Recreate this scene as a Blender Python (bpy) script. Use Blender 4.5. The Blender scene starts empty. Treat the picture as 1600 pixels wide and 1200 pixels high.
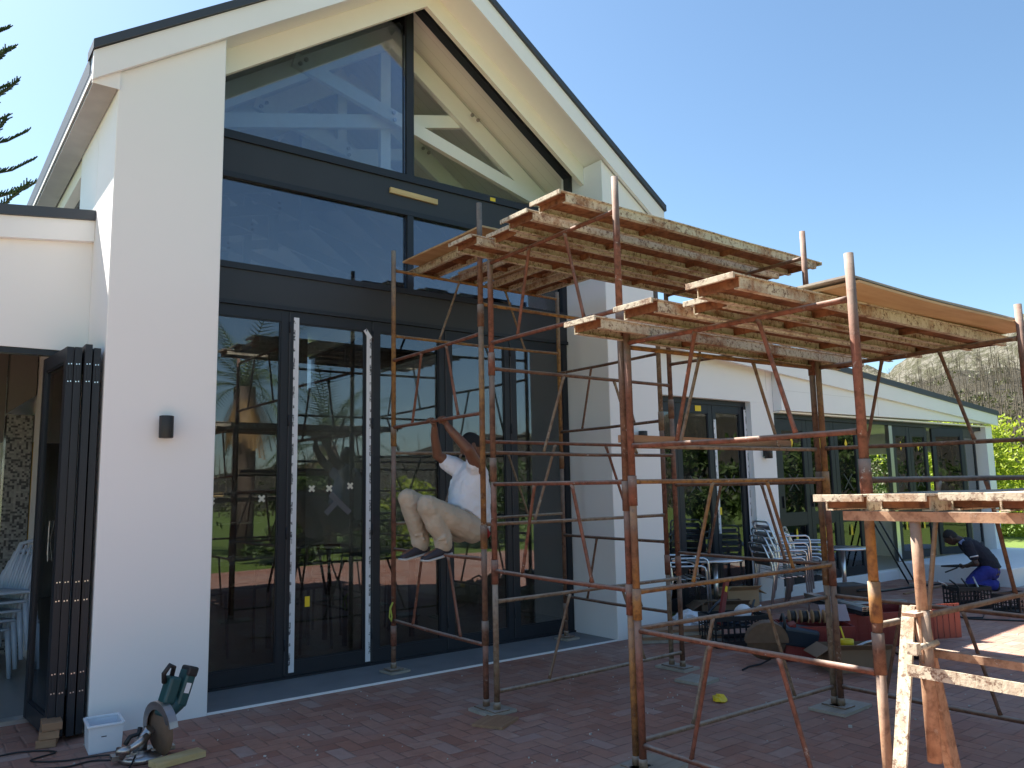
import bpy, bmesh, math, random
from mathutils import Vector, Matrix
S = bpy.context.scene
COL = S.collection
R = math.radians
V = Vector

# ------------------------------------------------------------------ camera
cam = bpy.data.cameras.new('camera'); camo = bpy.data.objects.new('camera', cam); COL.objects.link(camo)
cam.sensor_width = 36.0; cam.lens = 1246.17 / 1600 * 36.0; cam.clip_start = .05; cam.clip_end = 3000
def cam_matrix(yaw, pitch, roll):
    y, p, r = R(yaw), R(pitch), R(roll)
    f = V((math.sin(y) * math.cos(p), math.cos(y) * math.cos(p), math.sin(p)))
    rt = V((math.cos(y), -math.sin(y), 0)); up = rt.cross(f)
    c, s = math.cos(r), math.sin(r)
    r2 = c * rt + s * up; u2 = -s * rt + c * up
    return Matrix((r2, u2, -f)).transposed()
camo.matrix_world = Matrix.Translation((-1.889, -6.927, 1.6)) @ cam_matrix(37.361, 7.513, -1.119).to_4x4()
S.camera = camo

# ------------------------------------------------------------------ sky, sun, exposure
SUN = V((-1.0, 3.15, 4.0)).normalized()          # direction towards the sun
elev = math.asin(SUN.z); azim = math.atan2(SUN.x, SUN.y)
w = bpy.data.worlds.new('World'); S.world = w; w.use_nodes = True
nt = w.node_tree; nt.nodes.clear()
out = nt.nodes.new('ShaderNodeOutputWorld'); bg = nt.nodes.new('ShaderNodeBackground'); sky = nt.nodes.new('ShaderNodeTexSky')
sky.sky_type = 'NISHITA'; sky.sun_disc = False; sky.sun_elevation = elev; sky.sun_rotation = azim
sky.air_density = 1.0; sky.dust_density = 0.7; sky.ozone_density = 1.5
bg.inputs['Strength'].default_value = 0.06
tint = nt.nodes.new('ShaderNodeMix'); tint.data_type = 'RGBA'; tint.blend_type = 'MULTIPLY'; tint.inputs[0].default_value = 1.0
tint.inputs[7].default_value = (.81, .93, .95, 1)
nt.links.new(sky.outputs[0], tint.inputs[6]); nt.links.new(tint.outputs[2], bg.inputs[0]); nt.links.new(bg.outputs[0], out.inputs[0])
sl = bpy.data.lights.new('sun', 'SUN'); sl.energy = 5.0; sl.angle = R(.55); sl.color = (1.0, .94, .84)
so = bpy.data.objects.new('sun', sl); COL.objects.link(so); so.location = SUN * 60
so.rotation_euler = SUN.to_track_quat('Z', 'Y').to_euler()
S.view_settings.view_transform = 'Standard'; S.view_settings.look = 'None'
S.view_settings.exposure = 1.92; S.view_settings.gamma = 1.0
S.cycles.use_denoising = True
S.cycles.max_bounces = 10; S.cycles.transparent_max_bounces = 24

# ------------------------------------------------------------------ material helpers
class NT:
    def __init__(s, name):
        m = bpy.data.materials.new(name); m.use_nodes = True; s.m = m; s.t = m.node_tree
        s.b = s.t.nodes['Principled BSDF']; s.o = s.t.nodes['Material Output']
    def n(s, typ, **kw):
        nd = s.t.nodes.new(typ)
        for k, v in kw.items(): setattr(nd, k, v)
        return nd
    def l(s, a, b): s.t.links.new(a, b)
    def val(s, sock, v):
        if hasattr(v, 'is_output'): s.l(v, sock)
        else: sock.default_value = v
    def math(s, op, a, b=0.0, c=None, clamp=False):
        nd = s.n('ShaderNodeMath', operation=op); nd.use_clamp = clamp
        s.val(nd.inputs[0], a); s.val(nd.inputs[1], b)
        if c is not None: s.val(nd.inputs[2], c)
        return nd.outputs[0]
    def mix(s, f, a, b):
        nd = s.n('ShaderNodeMix', data_type='RGBA'); s.val(nd.inputs[0], f)
        for i, x in ((6, a), (7, b)):
            if hasattr(x, 'is_output'): s.l(x, nd.inputs[i])
            else: nd.inputs[i].default_value = (*x, 1) if len(x) == 3 else x
        return nd.outputs[2]
    def coord(s, kind='Object'):
        return s.n('ShaderNodeTexCoord').outputs[kind]
    def noise(s, scale, detail=4, rough=.55, vec=None, dims='3D'):
        nd = s.n('ShaderNodeTexNoise'); nd.inputs['Scale'].default_value = scale
        nd.inputs['Detail'].default_value = detail; nd.inputs['Roughness'].default_value = rough
        s.l(vec if vec is not None else s.coord(), nd.inputs['Vector'])
        return nd.outputs['Fac']
    def ramp(s, f, stops):
        nd = s.n('ShaderNodeValToRGB'); s.l(f, nd.inputs[0]); e = nd.color_ramp.elements
        while len(e) < len(stops): e.new(.5)
        for i, (p, c) in enumerate(stops):
            e[i].position = p; e[i].color = (c, c, c, 1) if isinstance(c, (int, float)) else (*c, 1)
        return nd.outputs[0]
    def scale(s, vec, sc):
        nd = s.n('ShaderNodeMapping'); s.l(vec, nd.inputs[0]); nd.inputs['Scale'].default_value = sc
        return nd.outputs[0]
    def rnd(s): return s.n('ShaderNodeObjectInfo').outputs['Random']
    def bump(s, h, strength=.3, dist=.01):
        nd = s.n('ShaderNodeBump'); nd.inputs['Strength'].default_value = strength; nd.inputs['Distance'].default_value = dist
        s.l(h, nd.inputs['Height']); s.l(nd.outputs[0], s.b.inputs['Normal'])
    def base(s, c): s.val(s.b.inputs['Base Color'], c if hasattr(c, 'is_output') else (*c, 1))
    def rough(s, r): s.val(s.b.inputs['Roughness'], r)

def mat(name, col, rough=.6, metal=0, var=.12, scale=6, bump=0, bscale=60, spec=None):
    a = NT(name); f = a.noise(scale)
    d = tuple(max(0, x * (1 - var)) for x in col); u = tuple(min(1, x * (1 + var)) for x in col)
    a.base(a.mix(f, d, u)); a.rough(rough); a.b.inputs['Metallic'].default_value = metal
    if spec is not None: a.b.inputs['Specular IOR Level'].default_value = spec
    if bump: a.bump(a.noise(bscale, 3), bump, .004)
    return a.m

def mat_wall():
    a = NT('white_render'); f = a.noise(.9, 5); g = a.noise(7, 4)
    c = a.mix(a.math('MULTIPLY', f, .7), (.86, .86, .86), (.80, .80, .80))
    sp = a.ramp(a.noise(5.5, 6, .7), [(.0, 0), (.75, 0), (.80, 1)])
    c = a.mix(a.math('MULTIPLY', sp, .25), c, (.5, .48, .45)); a.base(c); a.rough(.85)
    a.bump(a.math('ADD', a.noise(160, 2), a.math('MULTIPLY', g, 2.0)), .12, .004); return a.m
def mat_glass(name, tint, refl_base, ior=1.5):
    a = NT(name); t = a.t; t.nodes.remove(a.b)
    tr = a.n('ShaderNodeBsdfTransparent'); tr.inputs[0].default_value = (*tint, 1)
    gl = a.n('ShaderNodeBsdfGlossy'); gl.inputs['Roughness'].default_value = 0.0; gl.inputs[0].default_value = (.93, .96, 1, 1)
    nb = a.n('ShaderNodeBump'); nb.inputs['Strength'].default_value = .05; nb.inputs['Distance'].default_value = .02
    a.l(a.noise(.9, 1), nb.inputs['Height']); a.l(nb.outputs[0], gl.inputs['Normal'])
    fr = a.n('ShaderNodeFresnel'); fr.inputs[0].default_value = ior
    f = a.math('ADD', fr.outputs[0], refl_base, clamp=True)
    mx = a.n('ShaderNodeMixShader'); a.l(f, mx.inputs[0]); a.l(tr.outputs[0], mx.inputs[1]); a.l(gl.outputs[0], mx.inputs[2])
    # thin smears of dust on the pane
    df = a.n('ShaderNodeBsdfDiffuse'); df.inputs[0].default_value = (.5, .48, .45, 1)
    sm = a.ramp(a.noise(1.6, 7, .7, a.scale(a.coord(), (1.6, 1, .7))), [(.46, 0), (.72, 1)])
    m2 = a.n('ShaderNodeMixShader'); a.l(a.math('MULTIPLY', sm, .045), m2.inputs[0]); a.l(mx.outputs[0], m2.inputs[1]); a.l(df.outputs[0], m2.inputs[2])
    a.l(m2.outputs[0], a.o.inputs['Surface']); return a.m
def mat_tube(name, c1, c2, cement=.5):
    """painted steel tube: paint c1 worn to rust c2, with cement splashes"""
    a = NT(name); co = a.coord(); r = a.rnd()
    off = a.n('ShaderNodeVectorMath', operation='ADD'); a.l(co, off.inputs[0])
    cm = a.n('ShaderNodeCombineXYZ'); a.l(a.math('MULTIPLY', r, 31.0), cm.inputs[0]); a.l(a.math('MULTIPLY', r, 17.0), cm.inputs[1]); a.l(cm.outputs[0], off.inputs[1])
    v = off.outputs[0]
    f = a.ramp(a.noise(3.2, 6, .65, v), [(.40, 0), (.62, 1)])
    c = a.mix(f, c1, c2)
    c = a.mix(a.ramp(a.noise(26, 4, .6, v), [(.45, 0), (.7, 1)]), c, tuple(x * .6 for x in c2))
    sp = a.ramp(a.noise(19, 7, .75, v), [(.60, 0), (.66, 1)])
    big = a.ramp(a.noise(1.7, 3, .5, v), [(.42, 0), (.6, 1)])
    c = a.mix(a.math('MULTIPLY', a.math('MULTIPLY', sp, big), cement), c, (.46, .43, .38))
    geo = a.n('ShaderNodeNewGeometry'); sep = a.n('ShaderNodeSeparateXYZ'); a.l(geo.outputs['Normal'], sep.inputs[0])
    dust = a.math('MULTIPLY', a.ramp(sep.outputs[2], [(.15, 0), (.85, 1)]), a.ramp(a.noise(9, 5, .6, v), [(.3, .45), (.65, 1)]))
    c = a.mix(a.math('MULTIPLY', dust, .35 + .6 * cement, clamp=True), c, (.42, .385, .345))     # cement dust lying on upper sides
    a.base(c); a.rough(.78); a.b.inputs['Specular IOR Level'].default_value = .25
    a.bump(a.math('ADD', a.noise(90, 4, .7, v), sp), .35, .003); return a.m
def mat_shutter():
    """formwork plank: rusty steel crusted with old cement"""
    a = NT('cement_crusted_steel'); co = a.coord(); r = a.rnd()
    off = a.n('ShaderNodeVectorMath', operation='ADD'); a.l(co, off.inputs[0])
    cm = a.n('ShaderNodeCombineXYZ'); a.l(a.math('MULTIPLY', r, 41.0), cm.inputs[0]); a.l(a.math('MULTIPLY', r, 23.0), cm.inputs[2]); a.l(cm.outputs[0], off.inputs[1])
    v = off.outputs[0]
    rust = a.mix(a.noise(7, 6, .7, v), (.17, .066, .034), (.34, .18, .085))
    cem = a.mix(a.noise(14, 5, .6, v), (.42, .37, .26), (.60, .55, .44))
    f = a.ramp(a.noise(3.6, 8, .75, v), [(.35, 0), (.50, 1)])
    c = a.mix(f, rust, cem)
    pit = a.ramp(a.noise(36, 6, .75, v), [(.52, 0), (.60, 1)])
    c = a.mix(a.math('MULTIPLY', pit, .85), c, (.11, .052, .032))
    run = a.ramp(a.noise(1.0, 4, .6, a.scale(v, (26, 26, 3))), [(.52, 0), (.68, 1)])
    c = a.mix(a.math('MULTIPLY', run, .42), c, (.17, .08, .045))
    a.base(c); a.rough(.85); a.bump(a.math('ADD', a.noise(70, 5, .7, v), a.math('MULTIPLY', f, .8)), .45, .004); return a.m
def mat_wood(name, c1, c2, sc=(2, 22, 22), rough=.7):
    a = NT(name); co = a.coord(); r = a.rnd()
    cm = a.n('ShaderNodeCombineXYZ'); a.l(a.math('MULTIPLY', r, 13.0), cm.inputs[1])
    off = a.n('ShaderNodeVectorMath', operation='ADD'); a.l(co, off.inputs[0]); a.l(cm.outputs[0], off.inputs[1])
    f = a.noise(1.0, 6, .6, a.scale(off.outputs[0], sc))
    c = a.mix(a.ramp(f, [(.3, 0), (.7, 1)]), c1, c2)
    st = a.ramp(a.noise(2.1, 5, .6, off.outputs[0]), [(.5, 0), (.75, 1)])
    c = a.mix(a.math('MULTIPLY', st, .35), c, tuple(x * .5 for x in c1))
    a.base(c); a.rough(rough); a.bump(f, .25, .003); return a.m
def mat_brick():
    a = NT('herringbone_brick'); co = a.coord(); sep = a.n('ShaderNodeSeparateXYZ'); 
    wob = a.n('ShaderNodeTexNoise'); wob.inputs['Scale'].default_value = 3.0; a.l(co, wob.inputs['Vector'])
    mxv = a.n('ShaderNodeVectorMath', operation='MULTIPLY_ADD'); a.l(wob.outputs['Color'], mxv.inputs[0]); mxv.inputs[1].default_value = (.030, .030, 0); a.l(co, mxv.inputs[2])
    a.l(mxv.outputs[0], sep.inputs[0])
    W = .112
    u = a.math('DIVIDE', sep.outputs[0], W); v = a.math('DIVIDE', sep.outputs[1], W)
    i = a.math('FLOOR', u); j = a.math('FLOOR', v); fu = a.math('SUBTRACT', u, i); fv = a.math('SUBTRACT', v, j)
    d = a.math('FLOORED_MODULO', a.math('ADD', a.math('SUBTRACT', i, j), .01), 4.0); d = a.math('FLOOR', d)
    e = [a.math('COMPARE', d, float(k), .3) for k in range(4)]
    # distance to brick edges (an edge inside a brick is pushed away)
    L = a.math('ADD', fu, e[1]); Rr = a.math('ADD', a.math('SUBTRACT', 1.0, fu), e[0])
    B = a.math('ADD', fv, e[2]); T = a.math('ADD', a.math('SUBTRACT', 1.0, fv), e[3])
    dist = a.math('MINIMUM', a.math('MINIMUM', L, Rr), a.math('MINIMUM', B, T))
    idx = a.n('ShaderNodeCombineXYZ'); a.l(a.math('SUBTRACT', i, e[1]), idx.inputs[0]); a.l(a.math('SUBTRACT', j, e[2]), idx.inputs[1])
    wn = a.n('ShaderNodeTexWhiteNoise', noise_dimensions='3D'); a.l(idx.outputs[0], wn.inputs[0])
    c = a.ramp(wn.outputs['Value'], [(0, (.30, .135, .098)), (.35, (.38, .175, .122)), (.6, (.42, .215, .155)), (.82, (.34, .175, .14)), (1, (.45, .27, .21))])
    c = a.mix(a.math('MULTIPLY', a.ramp(a.noise(14, 8, .75), [(.38, 0), (.62, 1)]), .5), c, (.27, .14, .10))
    dust = a.ramp(a.noise(.75, 6, .62), [(.42, 0), (.72, 1)])
    spl = a.ramp(a.noise(2.1, 8, .75), [(.60, 0), (.64, 1)])
    c = a.mix(a.math('MULTIPLY', spl, .35), c, (.12, .085, .075))
    odd = a.ramp(wn.outputs['Color'], [(.0, 0), (.86, 0), (.9, 1)])
    c = a.mix(a.math('MULTIPLY', odd, .28), c, (.44, .36, .33))
    c = a.mix(a.math('MULTIPLY', dust, .5), c, (.42, .34, .30))
    pale = a.ramp(a.noise(3.3, 7, .7), [(.58, 0), (.70, 1)])
    c = a.mix(a.math('MULTIPLY', pale, .30), c, (.50, .44, .40))
    gap = a.math('MULTIPLY', a.ramp(dist, [(.01, 1), (.075, 0)]), a.ramp(a.noise(5.0, 7, .75), [(.38, .05), (.6, 1)]))
    c = a.mix(a.math('MULTIPLY', gap, .75), c, (.10, .07, .06)); a.base(c); a.rough(.82); a.b.inputs['Specular IOR Level'].default_value = .3
    h = a.math('ADD', a.math('MULTIPLY', a.ramp(dist, [(.0, 0), (.12, 1)]), 1.0), a.math('ADD', a.math('MULTIPLY', wn.outputs['Value'], .35), a.math('MULTIPLY', a.noise(60, 4), .3)))
    a.bump(h, .6, .006); return a.m
def mat_leaf(name, c1, c2, trans=.35):
    a = NT(name); f = a.noise(1.3, 3); wn = a.n('ShaderNodeTexWhiteNoise', noise_dimensions='3D')
    geo = a.n('ShaderNodeNewGeometry'); r = geo.outputs['Random Per Island']
    c = a.mix(r, c1, c2); c = a.mix(a.math('MULTIPLY', f, .3), c, tuple(x * .55 for x in c1))
    a.t.nodes.remove(wn); a.base(c); a.rough(.55)
    tl = a.n('ShaderNodeBsdfTranslucent'); a.l(c, tl.inputs[0])
    mx = a.n('ShaderNodeMixShader'); mx.inputs[0].default_value = trans
    a.l(a.b.outputs[0], mx.inputs[1]); a.l(tl.outputs[0], mx.inputs[2]); a.l(mx.outputs[0], a.o.inputs['Surface']); return a.m
def mat_boards():
    a = NT('white_ceiling_boards'); co = a.coord(); sep = a.n('ShaderNodeSeparateXYZ'); a.l(co, sep.inputs[0])
    f = a.math('FRACT', a.math('DIVIDE', sep.outputs[1], .14)); g = a.ramp(f, [(.0, 1), (.035, 0)])
    c = a.mix(g, (.85, .82, .77), (.42, .38, .33)); a.base(c); a.rough(.6); return a.m
def mat_mosaic():
    a = NT('mosaic_tiles'); co = a.coord(); sn = a.n('ShaderNodeVectorMath', operation='SNAP'); a.l(co, sn.inputs[0]); sn.inputs[1].default_value = (.021, .021, .021)
    wn = a.n('ShaderNodeTexWhiteNoise', noise_dimensions='3D'); a.l(sn.outputs[0], wn.inputs[0])
    a.base(a.ramp(wn.outputs['Value'], [(0, (.03, .03, .035)), (.3, (.05, .05, .05)), (.34, (.15, .15, .145)), (1, (.27, .265, .25))])); a.rough(.25); return a.m
def mat_tape():
    a = NT('printed_protective_tape'); co = a.coord(); sep = a.n('ShaderNodeSeparateXYZ'); a.l(co, sep.inputs[0])
    z = a.math('FRACT', a.math('DIVIDE', sep.outputs[2], .26))
    n = a.noise(120, 2, .5); band = a.ramp(z, [(.0, 0), (.08, 0), (.10, 1), (.18, 1), (.2, 0), (.45, 0), (.47, 1), (.85, 1), (.87, 0)])
    x = a.math('FRACT', a.math('DIVIDE', a.math('ADD', sep.outputs[0], sep.outputs[1]), .055))
    mid = a.ramp(x, [(.3, 0), (.36, 1), (.6, 1), (.66, 0)])
    m = a.math('MULTIPLY', a.math('MULTIPLY', band, mid), a.ramp(n, [(.42, 0), (.5, 1)]))
    a.base(a.mix(m, (.72, .74, .78), (.06, .06, .07))); a.rough(.4); return a.m
def mat_grass():
    a = NT('lawn_grass'); c = a.mix(a.noise(1.1, 6, .7), (.095, .145, .02), (.175, .24, .038)); c = a.mix(a.math('MULTIPLY', a.noise(40, 4), .6), c, (.07, .13, .02))
    a.base(c); a.rough(.8); a.bump(a.noise(90, 3), .6, .03); return a.m
def mat_hill():
    a = NT('scrub_hillside'); co = a.coord()
    c = a.mix(a.noise(.06, 7, .65), (.027, .022, .0105), (.052, .044, .021))
    g = a.ramp(a.noise(.035, 6, .65), [(.48, 0), (.62, 1)]); c = a.mix(a.math('MULTIPLY', g, .6), c, (.034, .040, .013))
    dk = a.ramp(a.noise(.5, 6, .75), [(.35, 1), (.6, 0)]); c = a.mix(a.math('MULTIPLY', dk, .6), c, (.045, .035, .022))
    a.base(c); a.rough(.95); a.bump(a.noise(.45, 6, .75), 1.0, 2.0); return a.m
def mat_ridge():
    a = NT('rocky_ridge'); c = a.mix(a.noise(.05, 6), (.075, .078, .040), (.115, .106, .062))
    rk = a.ramp(a.noise(.28, 8, .78), [(.48, 0), (.56, 1)]); c = a.mix(rk, c, (.22, .205, .165))
    dk = a.ramp(a.noise(.4, 6, .75), [(.32, 1), (.45, 0)]); c = a.mix(a.math('MULTIPLY', dk, .8), c, (.07, .06, .04))
    a.base(c); a.rough(.95); a.bump(a.noise(.3, 8, .75), 1.0, 4.0); return a.m

FOLD = bpy.data.textures.new('folds', 'CLOUDS'); FOLD.noise_scale = .10; FOLD.noise_depth = 2
M = {}
M['wall'] = mat_wall()
M['white'] = mat('white_paint', (.84, .84, .845), .6, var=.05, scale=2)
M['cream'] = mat('cream_paint', (.83, .79, .69), .55, var=.05, scale=2)
M['truss'] = mat('white_truss_paint', (.85, .84, .81), .5, var=.05, scale=2)
M['frame'] = mat('charcoal_aluminium', (.020, .023, .030), .45, var=.15, scale=3, spec=.35)
M['panel'] = mat('charcoal_panel', (.030, .032, .038), .55, var=.15, scale=2)
M['roof'] = mat('dark_roof_sheet', (.045, .052, .065), .5, var=.1, scale=3)
M['gutter'] = mat('grey_gutter', (.33, .38, .45), .45, var=.1)
M['soffit'] = mat('grey_soffit', (.36, .35, .33), .8, var=.2)
M['glass'] = mat_glass('tinted_glass', (.40, .42, .44), .045)
M['glass_up'] = mat_glass('upper_tinted_glass', (.72, .77, .84), .065)
def mat_light_diffuser():
    a = NT('added_light_diffuser'); t = a.n('ShaderNodeBsdfTranslucent'); t.inputs[0].default_value = (.85, .85, .82, 1); a.l(t.outputs[0], a.o.inputs['Surface']); return a.m  # translucent sheet for the added window, spreads sunlight into the hall
M['lightfill'] = mat_light_diffuser()
M['glass_tr'] = mat_glass('transom_glass', (.38, .42, .50), .075)
M['boards'] = mat_boards(); M['mosaic'] = mat_mosaic(); M['tape'] = mat_tape()
M['brick'] = mat_brick(); M['grass'] = mat_grass(); M['hill'] = mat_hill(); M['ridge'] = mat_ridge()
M['concrete'] = mat('blue_grey_concrete', (.20, .215, .23), .7, var=.25, scale=3, bump=.2, bscale=40)
M['floor'] = mat('grey_floor_tiles', (.26, .27, .28), .35, var=.12, scale=2)
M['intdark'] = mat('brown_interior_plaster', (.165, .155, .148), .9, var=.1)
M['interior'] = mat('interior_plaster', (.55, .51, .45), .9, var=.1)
M['red'] = mat_tube('red_oxide_tube', (.225, .088, .058), (.15, .066, .042), .7)
M['brown'] = mat_tube('brown_rusty_tube', (.19, .105, .066), (.13, .066, .046), .8)
M['ochre'] = mat_tube('ochre_worn_tube', (.33, .175, .055), (.19, .095, .052), .65)
M['greytube'] = mat_tube('cement_grey_tube', (.26, .20, .14), (.20, .12, .075), .95)
M['tan'] = mat_tube('tan_rusty_steel', (.37, .235, .15), (.26, .135, .08), .6)
M['shutter'] = mat_shutter()
M['rust'] = mat_tube('rusty_plank_underside', (.27, .125, .06), (.16, .065, .034), .3)
M['ply'] = mat_wood('weathered_plywood', (.40, .24, .11), (.52, .36, .19), (1.5, 14, 14))
M['plyedge'] = mat_wood('grey_board_top', (.26, .23, .20), (.38, .34, .29), (2, 20, 20))
M['pine'] = mat_wood('raw_pine', (.55, .38, .16), (.66, .50, .26))
M['oldwood'] = mat_wood('old_brown_timber', (.24, .13, .07), (.36, .21, .12))
M['boardgrey'] = mat_wood('dusty_footing_board', (.30, .27, .22), (.42, .38, .32))
M['alu'] = mat('brushed_aluminium', (.72, .73, .75), .28, 1.0, var=.05)
M['steel'] = mat('worn_steel', (.45, .43, .42), .35, 1.0, var=.2, scale=14)
M['blackplastic'] = mat('black_plastic', (.02, .02, .022), .5, var=.2)
M['redplastic'] = mat('red_plastic', (.20, .022, .020), .5, var=.2)
M['teal'] = mat('teal_tool_plastic', (.018, .075, .082), .42, var=.15)
M['toolblue'] = mat('dark_blue_tool', (.02, .032, .05), .45, var=.2)
M['card'] = mat('cardboard', (.42, .28, .16), .9, var=.12, scale=5)
M['dustcard'] = mat('dusty_brown_card', (.22, .15, .10), .9, var=.25, scale=6)
M['bucket'] = mat('white_plastic', (.74, .76, .80), .45, var=.05)
M['yellow'] = mat('yellow_sticker', (.80, .58, .02), .5, var=.05)
M['cable'] = mat('black_cable', (.014, .014, .016), .5, var=.1)
M['disc'] = mat('cutting_disc', (.16, .105, .07), .6, var=.3, scale=20)
M['skin'] = mat('brown_skin', (.165, .075, .045), .5, var=.12, scale=12)
M['darkskin'] = mat('dark_brown_skin', (.070, .038, .026), .5, var=.12, scale=12)
M['hair'] = mat('black_hair', (.010, .009, .009), .75, var=.3, scale=60, bump=.6, bscale=180)
M['shirt'] = mat('white_cotton', (.70, .72, .78), .9, var=.06, scale=5, bump=.5, bscale=9)
M['trouser'] = mat('beige_cotton', (.46, .385, .30), .9, var=.13, scale=6, bump=.6, bscale=12)
M['redcloth'] = mat('red_cloth', (.30, .02, .02), .9)
M['shoe'] = mat('dark_grey_shoe', (.045, .04, .05), .8, var=.2)
M['sole'] = mat('pale_rubber', (.55, .54, .52), .7)
M['navy'] = mat('navy_shirt', (.010, .013, .026), .9, var=.2, scale=9)
M['bluecloth'] = mat('royal_blue_cloth', (.028, .036, .24), .9, var=.15, scale=9, bump=.5, bscale=14)
M['paleblue'] = mat('pale_blue_plastic', (.42, .50, .60), .4, var=.05)
M['bark'] = mat('bark', (.10, .07, .05), .9, var=.3, scale=8, bump=.5, bscale=20)
M['ash'] = mat('bare_pale_wood', (.10, .082, .054), .9, var=.3, scale=.3)
M['leaf_bright'] = mat_leaf('bright_leaves', (.25, .34, .025), (.44, .50, .045), .4)
M['leaf_mid'] = mat_leaf('green_leaves', (.045, .085, .016), (.10, .155, .03))
M['leaf_dark'] = mat_leaf('dark_needles', (.018, .035, .020), (.05, .07, .035), .1)
M['leaf_palm'] = mat_leaf('palm_leaves', (.06, .11, .03), (.15, .20, .06), .25)
M['leaf_dry'] = mat_leaf('dry_palm_leaves', (.30, .17, .05), (.42, .26, .09), .2)
M['scrub'] = mat_leaf('scrub_leaves', (.050, .058, .016), (.11, .12, .032), .2)

# ------------------------------------------------------------------ mesh helpers
class MB:
    def __init__(s): s.v = []; s.f = []; s.sm = []
    def add(s, vs, fs, smooth=False):
        o = len(s.v); s.v += [V(p) for p in vs]
        for f in fs: s.f.append(tuple(o + i for i in f)); s.sm.append(smooth)
        return s
    def box(s, x0, x1, y0, y1, z0, z1):
        return s.add([(x0, y0, z0), (x1, y0, z0), (x1, y1, z0), (x0, y1, z0), (x0, y0, z1), (x1, y0, z1), (x1, y1, z1), (x0, y1, z1)],
                     [(0, 3, 2, 1), (4, 5, 6, 7), (0, 1, 5, 4), (1, 2, 6, 5), (2, 3, 7, 6), (3, 0, 4, 7)])
    def obox(s, c, ax, ay, az):
        c = V(c); ax, ay, az = V(ax), V(ay), V(az)
        vs = [c + sx * ax + sy * ay + sz * az for sz in (-1, 1) for sx, sy in ((-1, -1), (1, -1), (1, 1), (-1, 1))]
        return s.add(vs, [(0, 3, 2, 1), (4, 5, 6, 7), (0, 1, 5, 4), (1, 2, 6, 5), (2, 3, 7, 6), (3, 0, 4, 7)])
    def bar(s, p, q, w, h, up=(0, 0, 1)):
        p, q = V(p), V(q); d = (q - p); u = V(up); sd = d.cross(u).normalized(); u2 = sd.cross(d).normalized()
        return s.obox((p + q) / 2, d / 2, sd * w / 2, u2 * h / 2)
    def prism_xz(s, poly, y0, y1):
        n = len(poly); vs = [(x, y0, z) for x, z in poly] + [(x, y1, z) for x, z in poly]
        return s.add(vs, [tuple(range(n)), tuple(range(2 * n - 1, n - 1, -1))] + [(i, i + n, (i + 1) % n + n, (i + 1) % n) for i in range(n)])
    def prism(s, pts, off):
        n = len(pts); off = V(off); vs = [V(p) for p in pts] + [V(p) + off for p in pts]
        return s.add(vs, [tuple(range(n - 1, -1, -1)), tuple(range(n, 2 * n))] + [(i, (i + 1) % n, (i + 1) % n + n, i + n) for i in range(n)])
    def tube(s, p, q, r, r2=None, n=10, caps=True):
        return s.path([p, q], [r, r if r2 is None else r2], n, caps)
    def path(s, pts, r, n=8, caps=True):
        pts = [V(p) for p in pts]; m = len(pts)
        if not isinstance(r, (list, tuple)): r = [r] * m
        t0 = (pts[1] - pts[0]).normalized(); ref = V((0, 0, 1)) if abs(t0.z) < .9 else V((1, 0, 0))
        nx = t0.cross(ref).normalized(); o = len(s.v); vs = []
        for i, p in enumerate(pts):
            a = (pts[i] - pts[i - 1]).normalized() if i else t0
            b = (pts[i + 1] - pts[i]).normalized() if i < m - 1 else a
            t = (a + b); t = t.normalized() if t.length > 1e-6 else a
            nx = (nx - t * nx.dot(t)).normalized(); ny = t.cross(nx)
            for k in range(n):
                an = 2 * math.pi * k / n; vs.append(p + (nx * math.cos(an) + ny * math.sin(an)) * r[i])
        fs = [(i * n + k, i * n + (k + 1) % n, (i + 1) * n + (k + 1) % n, (i + 1) * n + k) for i in range(m - 1) for k in range(n)]
        s.add(vs, fs, True)
        if caps:
            s.f.append(tuple(o + k for k in range(n - 1, -1, -1))); s.sm.append(False)
            s.f.append(tuple(o + (m - 1) * n + k for k in range(n))); s.sm.append(False)
        return s
    def lathe(s, prof, c=(0, 0, 0), n=20, axis='z', smooth=True):
        c = V(c); vs = []; m = len(prof)
        for r, h in prof:
            for k in range(n):
                a = 2 * math.pi * k / n; x, y = r * math.cos(a), r * math.sin(a)
                vs.append(c + (V((x, y, h)) if axis == 'z' else V((h, x, y)) if axis == 'x' else V((y, h, x))))
        fs = [(i * n + k, i * n + (k + 1) % n, (i + 1) * n + (k + 1) % n, (i + 1) * n + k) for i in range(m - 1) for k in range(n)]
        s.add(vs, fs, smooth)
        o = len(s.v) - m * n
        s.f.append(tuple(o + k for k in range(n - 1, -1, -1))); s.sm.append(False)
        s.f.append(tuple(o + (m - 1) * n + k for k in range(n))); s.sm.append(False)
        return s
    def xf(s, mtx):
        s.v = [mtx @ p for p in s.v]; return s
    def build(s, name, m, parent=None, bevel=0):
        me = bpy.data.meshes.new(name); off = offset(parent)
        me.from_pydata([tuple(p - off) for p in s.v], [], s.f); me.update()
        for p, sm in zip(me.polygons, s.sm): p.use_smooth = sm
        bm = bmesh.new(); bm.from_mesh(me); bmesh.ops.recalc_face_normals(bm, faces=bm.faces[:]); bm.to_mesh(me); bm.free()
        me.materials.append(m if not isinstance(m, str) else M[m])
        o = bpy.data.objects.new(name, me); COL.objects.link(o)
        if parent is not None: o.parent = parent
        if bevel:
            b = o.modifiers.new('bevel', 'BEVEL'); b.width = bevel; b.segments = 2; b.limit_method = 'ANGLE'
        return o
def offset(p):
    o = V((0, 0, 0))
    while p is not None: o = o + V(p.location); p = p.parent
    return o
def tag(o, label, cat, group=None):
    o['label'] = label; o['category'] = cat
    if group: o['group'] = group
    return o
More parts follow.
